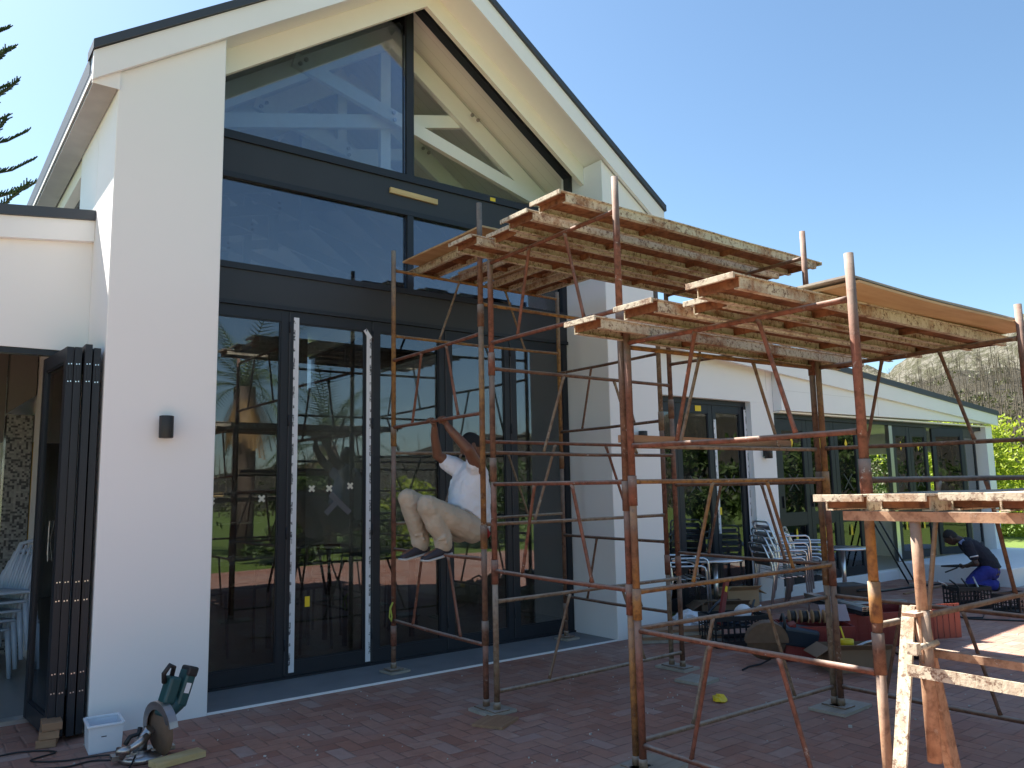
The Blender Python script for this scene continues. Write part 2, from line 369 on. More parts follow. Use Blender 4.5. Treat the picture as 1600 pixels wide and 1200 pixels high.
def thing(name, loc, label, cat, group=None):
    o = bpy.data.objects.new(name, None); COL.objects.link(o); o.location = loc; o.empty_display_size = .2
    return tag(o, label, cat, group)
def struct(o, kind='structure'): o['kind'] = kind; return o
def copy_thing(o, label=None):
    c = o.copy(); COL.objects.link(c)
    if label: c['label'] = label
    for ch in [x for x in bpy.data.objects if x.parent == o]:
        d = ch.copy(); COL.objects.link(d); d.parent = c
        for g in [x for x in bpy.data.objects if x.parent == ch]:
            e = g.copy(); COL.objects.link(e); e.parent = d
    return c
rnd = random.Random(7)

# ------------------------------------------------------------------ the ground
def sheet(name, poly, z, m):
    b = MB(); b.add([(x, y, z) for x, y in poly], [tuple(range(len(poly)))]); return struct(b.build(name, m))
lawn = MB(); N = 48
lawn.add([(0, 0, -.012)] + [(900 * math.cos(2 * math.pi * k / N), 900 * math.sin(2 * math.pi * k / N), -.012) for k in range(N)],
         [(0, 1 + k, 1 + (k + 1) % N) for k in range(N)])
struct(lawn.build('lawn', 'grass'))
sheet('brick_paving', [(-14, -10.3), (11.5, -10.3), (11.5, -1.9), (11.5, 0.0), (-14, 0.0)], 0.0, 'brick')
sheet('gravel_strip', [(11.5, -6), (12.6, -6), (12.6, 0), (11.5, 0)], -.004, mat('pale_gravel', (.42, .37, .32), .9, var=.3, scale=40, bump=.6, bscale=50))
# concrete step in front of the glazed doors and its pale edging strip
b = MB(); b.box(0.002, 4.198, -.68, -.04, -.05, .012); struct(b.build('concrete_step', 'concrete'))
b = MB(); b.box(0.002, 4.198, -.694, -.681, -.05, .016); struct(b.build('step_edging', 'white'))

# ------------------------------------------------------------------ the building
ZB, MM, XM, XE = 6.730, .6875, 2.094, -.967
XW = 2 * XM - XE                                       # right eave
zb = lambda x: ZB - MM * abs(x - XM)
bld = thing('restaurant_building', (2, 4, 0), 'white gabled building with charcoal folding glass doors and low side wings', 'building')
def part(name, mb, m, parent=None, bevel=0, label=None):
    o = mb.build(name, m, parent or bld, bevel)
    if label: o['label'] = label
    return o
LEN = 9.0
# pillars
for x0, x1 in ((-.786, 0.0), (4.2, 4.982)):
    part('pillar', MB().prism_xz([(x0, -.03), (x1, -.03), (x1, zb(x1) + .01), (x0, zb(x0) + .01)], -.70, 0.0), 'wall', bevel=.008)
# side walls of the hall (solid behind the pillar, clerestory strip further back)
for sx, x0, x1 in ((-1, -.786, -.55), (1, 4.74, 4.982)):
    part('side_wall', MB().box(x0, x1, .001, LEN, 0, 3.75), 'wall')
    xo = x0 if sx < 0 else x1; xi = x1 if sx < 0 else x0
    part('side_wall', MB().prism_xz([(x0, 3.751), (x1, 3.751), (x1, zb(x1) + .005), (x0, zb(x0) + .005)], .001, .79), 'wall')
    part('clerestory_beam', MB().box(x0 + .01, x1 - .01, .791, LEN, 4.47, 4.73), 'cream')
    cw = part('clerestory_window', MB().box(min(xo, xi) + .10, max(xo, xi) - .08, .791, LEN, 3.751, 3.80).box(min(xo, xi) + .10, max(xo, xi) - .08, .791, LEN, 4.42, 4.469)
              .box(min(xo, xi) + .10, max(xo, xi) - .08, .791, .85, 3.80, 4.42).box(min(xo, xi) + .10, max(xo, xi) - .08, 3.9, 3.96, 3.80, 4.42).box(min(xo, xi) + .10, max(xo, xi) - .08, 7.2, 7.26, 3.80, 4.42), 'frame')
    part('window_pane', MB().box((x0 + x1) / 2 - .005, (x0 + x1) / 2 + .005, .851, LEN - .1, 3.801, 4.419), 'glass', cw)
# roof: two slabs, ridge cap, barge boards, flashing, gutters, soffits
for sx in (-1, 1):
    xe = XE if sx < 0 else XW
    part('roof', MB().prism_xz([(XM, ZB + .10), (XM, ZB + .25), (xe, zb(xe) + .25), (xe, zb(xe) + .10)], -.60, LEN + .3), 'roof')
    part('barge_board', MB().prism_xz([(XM, ZB), (XM, ZB + .222), (xe, zb(xe) + .222), (xe, zb(xe))], -.76, -.72), 'white')
    part('roof_flashing', MB().prism_xz([(XM, ZB + .223), (XM, ZB + .294), (xe - sx * -.01, zb(xe) + .294), (xe - sx * -.01, zb(xe) + .223)], -.79, -.55), 'roof')
    xi = -.55 if sx < 0 else 4.74
    part('soffit', MB().prism_xz([(XM, ZB + .03), (XM, ZB + .06), (xe, zb(xe) + .06), (xe, zb(xe) + .03)], -.72, -.02), 'truss')
    part('ceiling', MB().prism_xz([(XM, ZB + .03), (XM, ZB + .06), (xe, zb(xe) + .06), (xe, zb(xe) + .03)], -.018, LEN + .2), 'boards')
    part('eave_soffit', MB().box(min(xe - sx * .01, xe - sx * .175), max(xe - sx * .01, xe - sx * .175), -.715, LEN, zb(xe) - .012, zb(xe) - .001), 'soffit')
    part('eave_closure', MB().box(min(xe - sx * .004, xe - sx * .19), max(xe - sx * .004, xe - sx * .19), -.7185, -.701, zb(xe) - .010, zb(xe) + .24), 'white')
    gx = xe - sx * .118
    part('fascia_board', MB().box(min(gx, gx - sx * .02), max(gx, gx - sx * .02), -.71, LEN, zb(xe) + .0, zb(xe) + .24), 'white')
    g = part('gutter', MB().prism([(gx + sx * .003, -.715, zb(xe) + .07), (gx + sx * .003, -.715, zb(xe) + .22), (gx + sx * .02, -.715, zb(xe) + .22), (gx + sx * .02, -.715, zb(xe) + .10), (gx + sx * .095, -.715, zb(xe) + .10), (gx + sx * .095, -.715, zb(xe) + .22), (gx + sx * .112, -.715, zb(xe) + .22), (gx + sx * .112, -.715, zb(xe) + .085), (gx + sx * .097, -.715, zb(xe) + .07)], (0, LEN + .7, 0)), 'gutter')
    part('gutter_lip', MB().box(min(gx + sx * .092, gx + sx * .117), max(gx + sx * .092, gx + sx * .117), -.712, LEN, zb(xe) + .221, zb(xe) + .235).box(min(gx + sx * .109, gx + sx * .116), max(gx + sx * .109, gx + sx * .116), -.712, LEN, zb(xe) + .07, zb(xe) + .10), 'roof', g)
    # the cream rafter over the gable window
    x1 = 0.002 if sx < 0 else 4.198
    part('gable_rafter', MB().prism_xz([(XM, ZB + .029), (x1, zb(x1) + .029), (x1, zb(x1) - .20), (XM, ZB - .20)], -.40, -.345), 'cream')
part('ridge_cap', MB().prism_xz([(XM, ZB + .251), (XM - .2, ZB + .12), (XM - .2, ZB + .14), (XM, ZB + .29), (XM + .2, ZB + .14), (XM + .2, ZB + .12)], -.54, LEN + .3), 'roof')
# gable window: frame, one pane (the right half is not glazed yet), dark bands, transom window
zt = lambda x: zb(x) + .028
def gable_frame():
    b = MB(); f = .075
    b.box(0.003, 4.197, -.06, .05, 4.757, 4.757 + f)
    b.box(XM - .042, XM + .042, -.055, .045, 4.757 + f, ZB - .03)
    for sx in (-1, 1):
        x1 = 0.003 if sx < 0 else 4.197
        b.prism_xz([(XM, zt(XM)), (x1, zt(x1)), (x1, zt(x1) - .112), (XM, zt(XM) - .112)], -.20, -.10)
        b.box(min(x1, x1 - sx * .05), max(x1, x1 - sx * .05), -.1985, -.1015, 4.76, zt(x1) - .06)
    return b
gf = part('gable_window', gable_frame(), 'frame')
part('window_pane', MB().prism_xz([(.006, 4.83), (XM - .043, 4.83), (XM - .043, zb(XM - .043) + .02), (.006, zb(.006) + .02)], -.012, -.002), 'glass_up', gf)
part('dark_panel', MB().box(0.003, 4.197, -.035, .06, 4.452, 4.756), 'panel')
part('dark_panel', MB().box(0.003, 4.197, -.035, .06, 3.292, 3.574), 'panel')
tf = MB(); tf.box(.003, 4.197, -.055, .05, 4.40, 4.451).box(.003, 4.197, -.055, .05, 3.575, 3.63)
for x in (.003, XM - .035, 4.127): tf.box(x, x + .07, -.052, .048, 3.631, 4.399)
tw = part('transom_window', tf, 'frame')
for x0, x1 in ((.073, XM - .036), (XM + .036, 4.126)):
    part('window_pane', MB().box(x0, x1, -.008, .002, 3.63, 4.40), 'glass_tr', tw)
# five folding door leaves under the gable
part('door_head', MB().box(.003, 4.197, -.052, .05, 3.255, 3.291), 'frame')
part('door_sill', MB().box(.003, 4.197, -.045, .05, .013, .03), 'frame')
def leaf(x0, x1, y, z0, z1, st=.075, top=.10, bot=.12, mid=None, glass='glass', parent=None, xaxis=True):
    b = MB(); t = .045
    b.box(x0, x0 + st, y - t / 2, y + t / 2, z0, z1).box(x1 - st, x1, y - t / 2, y + t / 2, z0, z1)
    e = .0015
    b.box(x0 + st, x1 - st, y - t / 2 + e, y + t / 2 - e, z1 - top, z1).box(x0 + st, x1 - st, y - t / 2 + e, y + t / 2 - e, z0, z0 + bot)
    if mid: b.box(x0 + st, x1 - st, y - t / 2 + e, y + t / 2 - e, mid[0], mid[1])
    # glazing beads
    d = .012
    segs = [(z0 + bot, z1 - top)] if not mid else [(z0 + bot, mid[0]), (mid[1], z1 - top)]
    for a, c in segs:
        b.box(x0 + st, x0 + st + d, y - t / 2 + .008, y + t / 2 - .008, a, c).box(x1 - st - d, x1 - st, y - t / 2 + .008, y + t / 2 - .008, a, c)
        b.box(x0 + st + d, x1 - st - d, y - t / 2 + .009, y + t / 2 - .009, a, a + d).box(x0 + st + d, x1 - st - d, y - t / 2 + .009, y + t / 2 - .009, c - d, c)
    o = b.build('door_leaf', M['frame'], parent or bld)
    for a, c in segs:
        MB().box(x0 + st + .004, x1 - st - .004, y - .004, y + .004, a + .004, c - .004).build('glass_pane', M[glass], o)
    return o
doors = [leaf(.006 + .838 * i, .838 * (i + 1), -.005, .032, 3.253) for i in range(5)]
for i, d in enumerate(doors[:4]):
    x = .838 * (i + 1)
    MB().box(x - .004, x + .010, -.036, -.0285, .05, 3.24).build('door_seal', M['panel'], d)
    for z in (.25, 1.2, 2.2, 3.05): MB().tube((x + .003, -.036, z), (x + .003, -.036, z + .10), .009, n=8).build('hinge', M['frame'], d)
# protective tape on two leaves, crosses and stickers on the glass
def strip(mb, x, y, z0, z1, wd=.05, lean=0):
    return mb.prism([(x - wd / 2, y, z0), (x + wd / 2, y, z0), (x + wd / 2 + lean, y, z1), (x - wd / 2 + lean, y, z1)], (0, -.0015, 0))
strip(MB(), .905, -.0285, .06, 3.20).build('protective_tape', M['tape'], doors[1])
strip(MB(), 1.640, -.0285, .05, 3.10).build('protective_tape', M['tape'], doors[1])
MB().obox((1.625, -.034, 3.12), (.03, 0, -.04), (0, .003, 0), (.016, 0, .012)).build('loose_tape_end', M['tape'], doors[1])
def cross(x, z, s, par, y=-.012, m='bucket'):
    b = MB(); w_ = .0075
    for sg in (1, -1): b.obox((x, y - .0004 * sg, z), V((s, 0, sg * s)) * .5, (0, .0006, 0), V((-sg * w_, 0, w_)))
    b.build('tape_cross', M[m], par)
crossmat = M['crosstape'] = mat('masking_tape', (.62, .60, .50), .7)
for x, z, i in ((.19, 1.55, 0), (.62, 1.56, 0), (1.08, 1.64, 1), (1.25, 1.64, 1), (1.46, 1.66, 1)): cross(x, z, .05, doors[i], m='crosstape')
MB().box(1.03, 1.075, -.0125, -.0105, .60, .69).build('yellow_label', M['yellow'], doors[1])
MB().obox((1.36, -.011, 1.50), (.10, 0, -.09), (0, .0005, 0), (.018, 0, .02)).obox((1.28, -.0105, 1.47), (.06, 0, .06), (0, .0005, 0), (-.018, 0, .018)).build('tape_cross', M['glue'] if 'glue' in M else mat('grey_tape', (.10, .10, .105), .7), doors[1])
MB().prism_xz([(1.855, 4.60), (1.86, 4.655), (2.42, 4.64), (2.42, 4.585)], -.060, -.0355).build('timber_block', M['pine'], bld)
MB().box(3.10, 3.17, -.063, -.061, 4.77, 4.81).build('yellow_label', M['yellow'], gf)

# scissor trusses
for y in (.45, 1.55, 2.65, 3.75, 4.85, 5.95):
    b = MB(); t = .055; up = (0, 1, 0)
    def mem(x0, z0, x1, z1, h, dy=0.0, tt=t): b.bar((x0, y + dy, z0), (x1, y + dy, z1), h, tt * 2, up=(0, 1, 0))
    b2 = MB()
    x0, x1 = -.54, 4.73
    def member(bb, p, q, h, y0, y1):
        d = V((q[0] - p[0], q[1] - p[1])); n = V((-d.y, d.x)).normalized() * h / 2
        bb.prism_xz([(p[0] + n.x, p[1] + n.y), (q[0] + n.x, q[1] + n.y), (q[0] - n.x, q[1] - n.y), (p[0] - n.x, p[1] - n.y)], y0, y1)
    for sx in (-1, 1):
        xs = x0 if sx < 0 else x1
        member(b2, (XM, ZB - .16), (xs, zb(xs) - .16), .22, y - .10 + .002 * sx, y - .035)
    member(b2, (x0, 4.905), (3.22, 5.912), .145, y - .030, y + .030)
    member(b2, (x1, 4.905), (.968, 5.912), .145, y - .165, y - .105)
    b2.box(XM - .06, XM + .06, y - .030 + .061, y + .09, 5.02, ZB - .12)
    tr = part('truss', b2, 'truss')
    bolts = MB()
    for bx, bz in ((XM - .02, 5.64), (XM - .01, 5.56), (1.08, 5.92), (1.02, 5.86), (3.10, 5.90), (3.18, 5.86)):
        bolts.lathe([(.022, 0), (.022, .016), (.012, .016), (.012, .03)], (bx, y - .165 - .031, bz), 10, 'y')
    bolts.build('bolts', M['steel'], tr)
# hall interior
part('floor', MB().box(-.54, 4.73, .06, LEN - .01, -.06, .010), mat('hall_floor', (.30, .27, .24), .4, var=.2))
bw = MB(); bw.box(2.4, 4.73, LEN - .2, LEN, .012, 4.9).box(-.54, 2.4, LEN - .2, LEN, .012, .9).box(-.54, -.3, LEN - .2, LEN, .9, 4.9).box(-.3, 2.4, LEN - .2, LEN, 4.7, 4.9)
bw.prism_xz([(-.54, 4.9), (4.73, 4.9), (4.73, zb(4.73)), (XM, ZB), (-.54, zb(-.54))], LEN - .2, LEN)
part('back_wall', bw, 'interior')
part('added_light_window', MB().box(-.3, 2.4, LEN - .11, LEN - .10, .9, 4.7), 'lightfill')  # unseen from the camera, added so diffused sun brightens the hall
part('bar_counter', MB().box(.3, 2.6, 5.6, 6.2, .012, 1.1).box(.2, 2.7, 5.5, 6.3, 1.101, 1.15), 'interior')

# ---- right wing
def zr(x): return 3.46 - .083 * (x - 9.26)             # top of its roof edge
XR2 = 15.3
w_ = MB()
w_.prism_xz([(4.983, 2.77), (8.2, 2.77), (8.2, zr(8.2) - .11), (4.983, zr(4.983) - .11)], 0, .18)
w_.box(4.983, 5.35, .0005, .1795, -.03, 2.769).box(7.66, 8.2, .0005, .1795, -.03, 2.769)
part('wing_wall', w_, 'wall')
part('cladding', MB().prism_xz([(8.201, 2.66), (XR2, 2.70), (XR2, zr(XR2) - .11), (8.201, zr(8.201) - .11)], -.14, -.002), 'white')
cl = MB()
for x, z0, z1 in ((8.05, 2.95, 3.25), (10.9, 2.68, 3.0)): cl.box(x, x + .006, -.1425 if x > 8.2 else -.003, -.139 if x > 8.2 else .001, z0, z1)
cl.box(8.3, 12.2, -.1425, -.139, 2.95, 2.953)
part('panel_joint', cl, mat('joint_grey', (.58, .58, .58), .8))
part('barge_board', MB().prism_xz([(4.983, zr(4.983) - .40), (XR2 + .05, zr(XR2 + .05) - .29), (XR2 + .05, zr(XR2 + .05) - .09), (4.983, zr(4.983) - .09)], -.20, -.16), 'white')
part('roof_flashing', MB().prism_xz([(4.983, zr(4.983) - .089), (XR2 + .06, zr(XR2 + .06) - .089), (XR2 + .06, zr(XR2 + .06)), (4.983, zr(4.983))], -.23, .1), 'roof')
part('roof', MB().prism_xz([(4.983, zr(4.983) - .10), (XR2 + .05, zr(XR2 + .05) - .10), (XR2 + .05, zr(XR2 + .05) - .01), (4.983, zr(4.983) - .01)], .101, 9.0), 'roof')
part('soffit', MB().box(8.201, XR2 - .01, -.099, 8.9, 2.63, 2.654), 'cream')
part('ceiling', MB().box(4.99, 8.2, .19, 8.9, 2.80, 2.83), 'interior')
part('back_wall', MB().box(5.0, 10.2, 8.0, 8.2, 0, 2.79).box(10.2, XR2, 8.0, 8.2, 0, 1.0).box(10.2, XR2, 8.0, 8.2, 2.4, 2.62), 'interior')
part('floor', MB().box(4.99, XR2 - .02, .18, 8.0, -.05, .02), 'floor')
part('plinth', MB().box(8.201, 11.39, -.02, .15, -.03, .14).box(8.201, XR2, .012, .149, .141, .15), 'white')
part('end_wall', MB().box(15.1, 15.28, .161, 8.0, -.03, 1.0).box(15.1, 15.28, .161, 8.0, 2.2, 2.629).box(15.1, 15.28, 4.0, 8.0, 1.0, 2.2), 'wall')
part('end_post', MB().box(15.02, XR2, -.09, .16, -.03, 2.63), 'white')
part('terrace_block', MB().box(11.4, 15.6, -1.72, -.005, -.04, .27), 'white', bevel=.01)
# double door with dark frames, set back in its reveal
part('door_head', MB().box(5.35, 7.66, .09, .17, 2.70, 2.769), 'frame')
rd = [leaf(5.36, 6.19, .13, .03, 2.70, .09, .12, .14), leaf(6.195, 6.93, .13, .03, 2.70, .09, .12, .14), leaf(6.94, 7.60, .13, .03, 2.70, .07, .10, .14)]
part('door_frame', MB().box(7.601, 7.659, .085, .175, .03, 2.699), 'frame')
strip(MB(), 6.98, .106, .95, 2.50, .05).build('protective_tape', M['tape'], rd[2])
strip(MB(), 7.63, .084, .10, 2.66, .05).build('protective_tape', M['tape'], rd[2])
MB().box(6.58, 6.70, .102, .1065, 2.60, 2.675).build('yellow_label', M['yellow'], rd[1])
MB().box(6.99, 7.035, .103, .1065, 1.20, 1.30).build('yellow_label', M['yellow'], rd[2])
for x, d in ((6.55, rd[1]), (7.27, rd[2])): cross(x, 1.62, .22, d, y=.124, m='crosstape' if False else 'panel')
# long folding doors
part('door_head', MB().box(8.26, 15.02, .0, .10, 2.56, 2.629), 'frame')
part('door_jamb', MB().box(8.201, 8.26, .0, .10, .151, 2.629), 'frame')
edges = [(8.30, 9.04), (9.05, 9.79), (9.80, 10.52), (11.62, 12.20), (12.21, 12.84)]
fd = [leaf(a, c, .05, .16 if a < 11.4 else .29, 2.555, .10, .16, .12, (1.0, 1.17)) for a, c in edges]
part('frame_post', MB().box(11.50, 11.61, .02, .09, .28, 2.559), 'alu')
for d, (a, c) in zip(fd, edges):
    xm_ = (a + c) / 2
    MB().prism([(xm_ - .07, .0265, 2.22), (xm_ - .03, .0265, 2.13), (xm_ + .01, .0265, 2.22), (xm_ - .03, .0265, 2.30)], (0, -.001, 0)).build('yellow_label', M['yellow'], d)
    yl = MB().prism([(xm_ - .06, .0265, .78), (xm_, .0265, .78), (xm_ - .01, .0265, .90), (xm_ - .03, .0265, .95), (xm_ - .05, .0265, .90)], (0, -.001, 0)); yl.build('yellow_label', M['yellow'], d)
    cross(xm_, 1.62, .24, d, y=.045, m='panel')
    MB().box(a + .03, a + .055, .0, .027, 1.25, 1.42).build('handle', M['blackplastic'], d)
# two leaves folded open at the far end
def rotleaf(x, y, ang, z0, z1, wd, **k):
    o = leaf(0, wd, 0, z0, z1, **k); mt = Matrix.Translation((x, y, 0)) @ Matrix.Rotation(ang, 4, 'Z')
    off = offset(bld)
    for ob in [o] + [q for q in bpy.data.objects if q.parent == o]:
        me = ob.data
        for vtx in me.vertices: vtx.co = (mt @ (vtx.co + off)) - off
        me.update()
    return o
rotleaf(13.05, .05, R(-14), .29, 2.555, .82, st=.09, top=.14, mid=(1.0, 1.17))
rotleaf(13.86, -.14, R(13), .29, 2.555, 1.1, st=.09, top=.14, mid=(1.0, 1.17))
rotleaf(10.56, .06, R(62), .16, 2.555, .72, st=.09, top=.14, mid=(1.0, 1.17))

# ---- left wing
def zl(x): return 3.872 + .115 * (x + .80)
XL2 = -6.5
part('wing_wall', MB().prism_xz([(XL2, 2.735), (-.787, 2.735), (-.787, zl(-.787) - .09), (XL2, zl(XL2) - .09)], .03, .20), 'wall')
part('barge_board', MB().prism_xz([(XL2, zl(XL2) - .25), (-.788, zl(-.788) - .25), (-.788, zl(-.788) - .08), (XL2, zl(XL2) - .08)], -.03, .029), 'white')
part('roof_flashing', MB().prism_xz([(XL2, zl(XL2) - .079), (-.788, zl(-.788) - .079), (-.788, zl(-.788)), (XL2, zl(XL2))], -.055, .3), 'roof')
part('roof', MB().prism_xz([(XL2, zl(XL2) - .09), (-.79, zl(-.79) - .09), (-.79, zl(-.79) - .01), (XL2, zl(XL2) - .01)], .301, 9.0), 'roof')
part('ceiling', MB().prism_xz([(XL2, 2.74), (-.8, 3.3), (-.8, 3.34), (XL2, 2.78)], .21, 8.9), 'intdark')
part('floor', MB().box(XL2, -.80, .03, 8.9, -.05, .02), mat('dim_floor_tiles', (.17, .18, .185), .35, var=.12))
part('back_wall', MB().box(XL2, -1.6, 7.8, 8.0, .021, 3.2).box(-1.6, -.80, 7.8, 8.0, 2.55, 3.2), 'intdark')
part('far_wall', MB().box(XL2 - .2, XL2, .03, 9, -.03, 3.1), 'wall')
part('door_head', MB().box(XL2, -.79, .04, .12, 2.69, 2.734), 'frame')
part('door_threshold', MB().box(XL2, -.80, .0, .12, -.02, .03), 'alu')
part('mosaic_column', MB().box(-1.04, -.80, 3.0, 3.25, .021, 2.49), 'mosaic')
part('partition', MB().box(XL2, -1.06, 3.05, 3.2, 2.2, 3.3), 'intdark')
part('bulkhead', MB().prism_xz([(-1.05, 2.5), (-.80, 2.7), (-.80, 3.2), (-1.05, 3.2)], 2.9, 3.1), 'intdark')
part('window_stile', MB().box(-.79, -.74, 3.0, 3.06, .021, 2.2), mat('ochre_post', (.45, .28, .04), .6))
# leaves of the left wing folded into a stack against the pillar
for k, (x, yn) in enumerate(((-1.00, -.655), (-.952, -.665), (-.892, -.70), (-.835, -.685))):
    o = rotleaf(x - (.055 if k == 0 else 0), yn + .72, R(-90 + (4.4 if k == 0 else 0)), .03, 2.655 + .02 * (k == 2), .72, st=.075, top=.10, bot=.12)
    for z in (.32, .92, 2.42):
        hb = MB(); sc = MB()
        hb.box(x - .006, x + .006, yn - .008, yn - .001, z, z + .10)
        for zz in (z - .012, z + .112): sc.box(x - .012, x - .005, yn - .006, yn - .001, zz - .004, zz + .004).box(x + .005, x + .012, yn - .006, yn - .001, zz - .002, zz + .006)
        hb.build('hinge', M['frame'], o); sc.build('screws', M['alu'], o)
    if k == 0:
        cb = MB()
        for sg in (1, -1): cb.obox((x - .033, -.34, 1.30), (.0042, .055, sg * .14), (.001, 0, 0), (0, .006, 0))
        cb.build('tape_cross', M['crosstape'], o)

def wall_lamp(x, y, z, label):
    t = thing('wall_lamp', (x, y, z), label, 'wall lamp', 'black cylinder lamps on the white pillars')
    MB().lathe([(.040, -.082), (.050, -.080), (.050, .080), (.040, .082)], (x, y - .075, z), 20).build('lamp_body', M['blackplastic'], t, bevel=.003)
    MB().box(x - .025, x + .025, y - .035, y + .0, z - .04, z + .04).build('wall_bracket', M['blackplastic'], t)
    return t
wall_lamp(-.375, -.70, 2.10, 'black cylinder lamp on the broad left pillar beside the folded doors')
wall_lamp(4.62, -.70, 2.13, 'black cylinder lamp on the right pillar behind the scaffold posts')
t = thing('wall_lamp', (7.92, 0, 2.05), 'black lamp on the narrow wall between the two far doorways', 'wall lamp', 'black cylinder lamps on the white pillars')
MB().lathe([(.045, -.085), (.055, -.083), (.055, .083), (.045, .085)], (7.92, -.07, 2.05), 20).build('lamp_body', M['blackplastic'], t)
MB().box(7.89, 7.95, -.03, 0, 2.0, 2.1).build('wall_bracket', M['blackplastic'], t)

# ------------------------------------------------------------------ the scaffold: three bays side by side, each a tower of its own
def sleeve(mb, x, y, z, h, r): return mb.tube((x, y, z), (x, y, z + h), r, n=12)
TUBES = ['red', 'brown', 'ochre', 'greytube']
def tower(name, loc, label, posts, frames):
    t = thing(name, loc, label, 'scaffold', 'bays of rusty tube scaffolding')
    for nm, (x, y, z0, z1, cols, joints, lean) in posts.items():
        zs = [z0] + list(joints) + [z1]
        for i, (a, c) in enumerate(zip(zs[:-1], zs[1:])):
            m = MB(); lx, ly = lean
            pa, pc = V((x + lx * a, y + ly * a, a)), V((x + lx * c, y + ly * c, c))
            m.tube(pa, pc, .0215, n=14)
            if i: m.tube(pa - V((0, 0, .09)), pa + V((0, 0, .085)), .0265, n=14)
            m.build('post', M[cols[i % len(cols)]], t)
        MB().box(x - .065, x + .065, y - .065, y + .065, z0 - .008, z0).tube((x, y, z0), (x, y, z0 + .05), .026, n=12).build('base_plate', M['greytube'], t)
    for A, B, levels, col, brace in frames:
        ax, ay = posts[A][0], posts[A][1]; bx, by = posts[B][0], posts[B][1]
        P = lambda f, z: V((ax + (bx - ax) * f + (posts[A][6][0] * (1 - f) + posts[B][6][0] * f) * z, ay + (by - ay) * f + (posts[A][6][1] * (1 - f) + posts[B][6][1] * f) * z, z))
        for i, (za, zb_) in enumerate(levels):
            p, q = P(0, za), P(1, zb_); d = (q - p).normalized(); m = MB()
            p2, q2 = p + d * .02, q - d * .02
            sag = V((0, 0, rnd.uniform(-.006, .002)))
            m.path([p2, p + d * .07, (p + q) / 2 + sag, q - d * .07, q2], [.017, .0145, .0145, .0145, .017], 10)
            m.build('rail', M[col if isinstance(col, str) else col[i % len(col)]], t)
        for lo, hi in brace:
            for f1, f2 in ((.36, .245), (.645, .765)):
                zhi = levels[hi][0] * (1 - f1) + levels[hi][1] * f1; zlo = levels[lo][0] * (1 - f2) + levels[lo][1] * f2
                m = MB(); a, c = P(f1, zhi - .012), P(f2, zlo + .012)
                m.path([a, a + (c - a) * .06, a + (c - a) * .95, c], [.015, .0115, .0115, .014], 9)
                m.build('brace', M[col if isinstance(col, str) else col[(lo + f1 > .5) % len(col)]], t)
    return t
P1, P2, P3, P4 = (1.685, -.437), (1.627, -1.936), (1.635, -2.059), (3.83, -.30)
C1, C2, P5, P6 = (3.669, -1.909), (3.676, -2.030), (1.551, -3.522), (1.540, -3.585)
D1, D2, E1, F1 = (3.557, -3.545), (3.545, -3.605), (1.560, -5.015), (3.52, -4.994)
NL = (0, 0)
tower('scaffold_tower', (2.7, -1.1, 0), 'scaffold bay nearest the glass doors, with a man hanging inside it',
      {'a': (*P1, .05, 3.86, ['brown', 'red', 'ochre'], (.33, 2.1), NL), 'b': (*P2, .03, 3.86, ['red', 'brown', 'ochre', 'brown'], (.55, 1.25, 2.95), NL),
       'c': (*P4, .05, 3.78, ['brown', 'brown', 'ochre'], (.30, 1.9), NL), 'd': (*C1, .03, 3.52, ['greytube', 'red', 'greytube'], (.9, 2.2), NL)},
      [('a', 'b', [(.46, .46), (1.085, 1.085), (2.185, 2.185), (2.805, 2.805)], ['red', 'red', 'red'], [(0, 1), (2, 3)]),
       ('a', 'c', [(1.31, 1.33), (1.95, 1.98), (3.04, 3.08), (3.67, 3.70)], ['greytube', 'greytube', 'ochre', 'ochre'], [(0, 1), (2, 3)]),
       ('c', 'd', [(.46, .48), (1.10, 1.10), (2.21, 2.20), (2.86, 2.83)], ['brown', 'brown', 'brown'], [(0, 1), (2, 3)]),
       ('b', 'd', [(1.34, 1.34), (1.965, 1.965), (3.04, 3.06), (3.66, 3.68)][:3], ['greytube', 'red', 'ochre'], [(0, 1)])])
tower('scaffold_tower', (2.6, -2.8, 0), 'middle scaffold bay, carrying the highest steel planks',
      {'a': (*P3, .03, 3.40, ['greytube', 'red', 'brown', 'red'], (1.0, 1.75, 2.55), NL), 'b': (*P5, .03, 3.53, ['ochre', 'red', 'brown', 'red'], (.95, 1.55, 2.6), NL),
       'c': (*C2, .03, 3.47, ['brown', 'red', 'brown'], (.9, 2.3), NL), 'd': (*D1, .03, 3.54, ['greytube', 'ochre', 'brown', 'red'], (.95, 1.6, 2.5), NL)},
      [('a', 'b', [(1.005, 1.0), (1.64, 1.63), (2.71, 2.68), (3.34, 3.31)], 'red', [(0, 1), (2, 3)]),
       ('a', 'c', [(.15, .15), (.785, .785), (1.875, 1.875), (2.515, 2.515)], ['greytube', 'greytube', 'brown', 'brown'], [(0, 1), (2, 3)]),
       ('c', 'd', [(1.01, 1.01), (1.61, 1.61), (2.71, 2.67), (3.36, 3.33)], 'brown', [(0, 1), (2, 3)]),
       ('b', 'd', [(.15, .145), (.775, .775), (1.845, 1.85), (2.45, 2.47)], ['greytube', 'greytube', 'greytube', 'ochre'], [(0, 1), (2, 3)])])
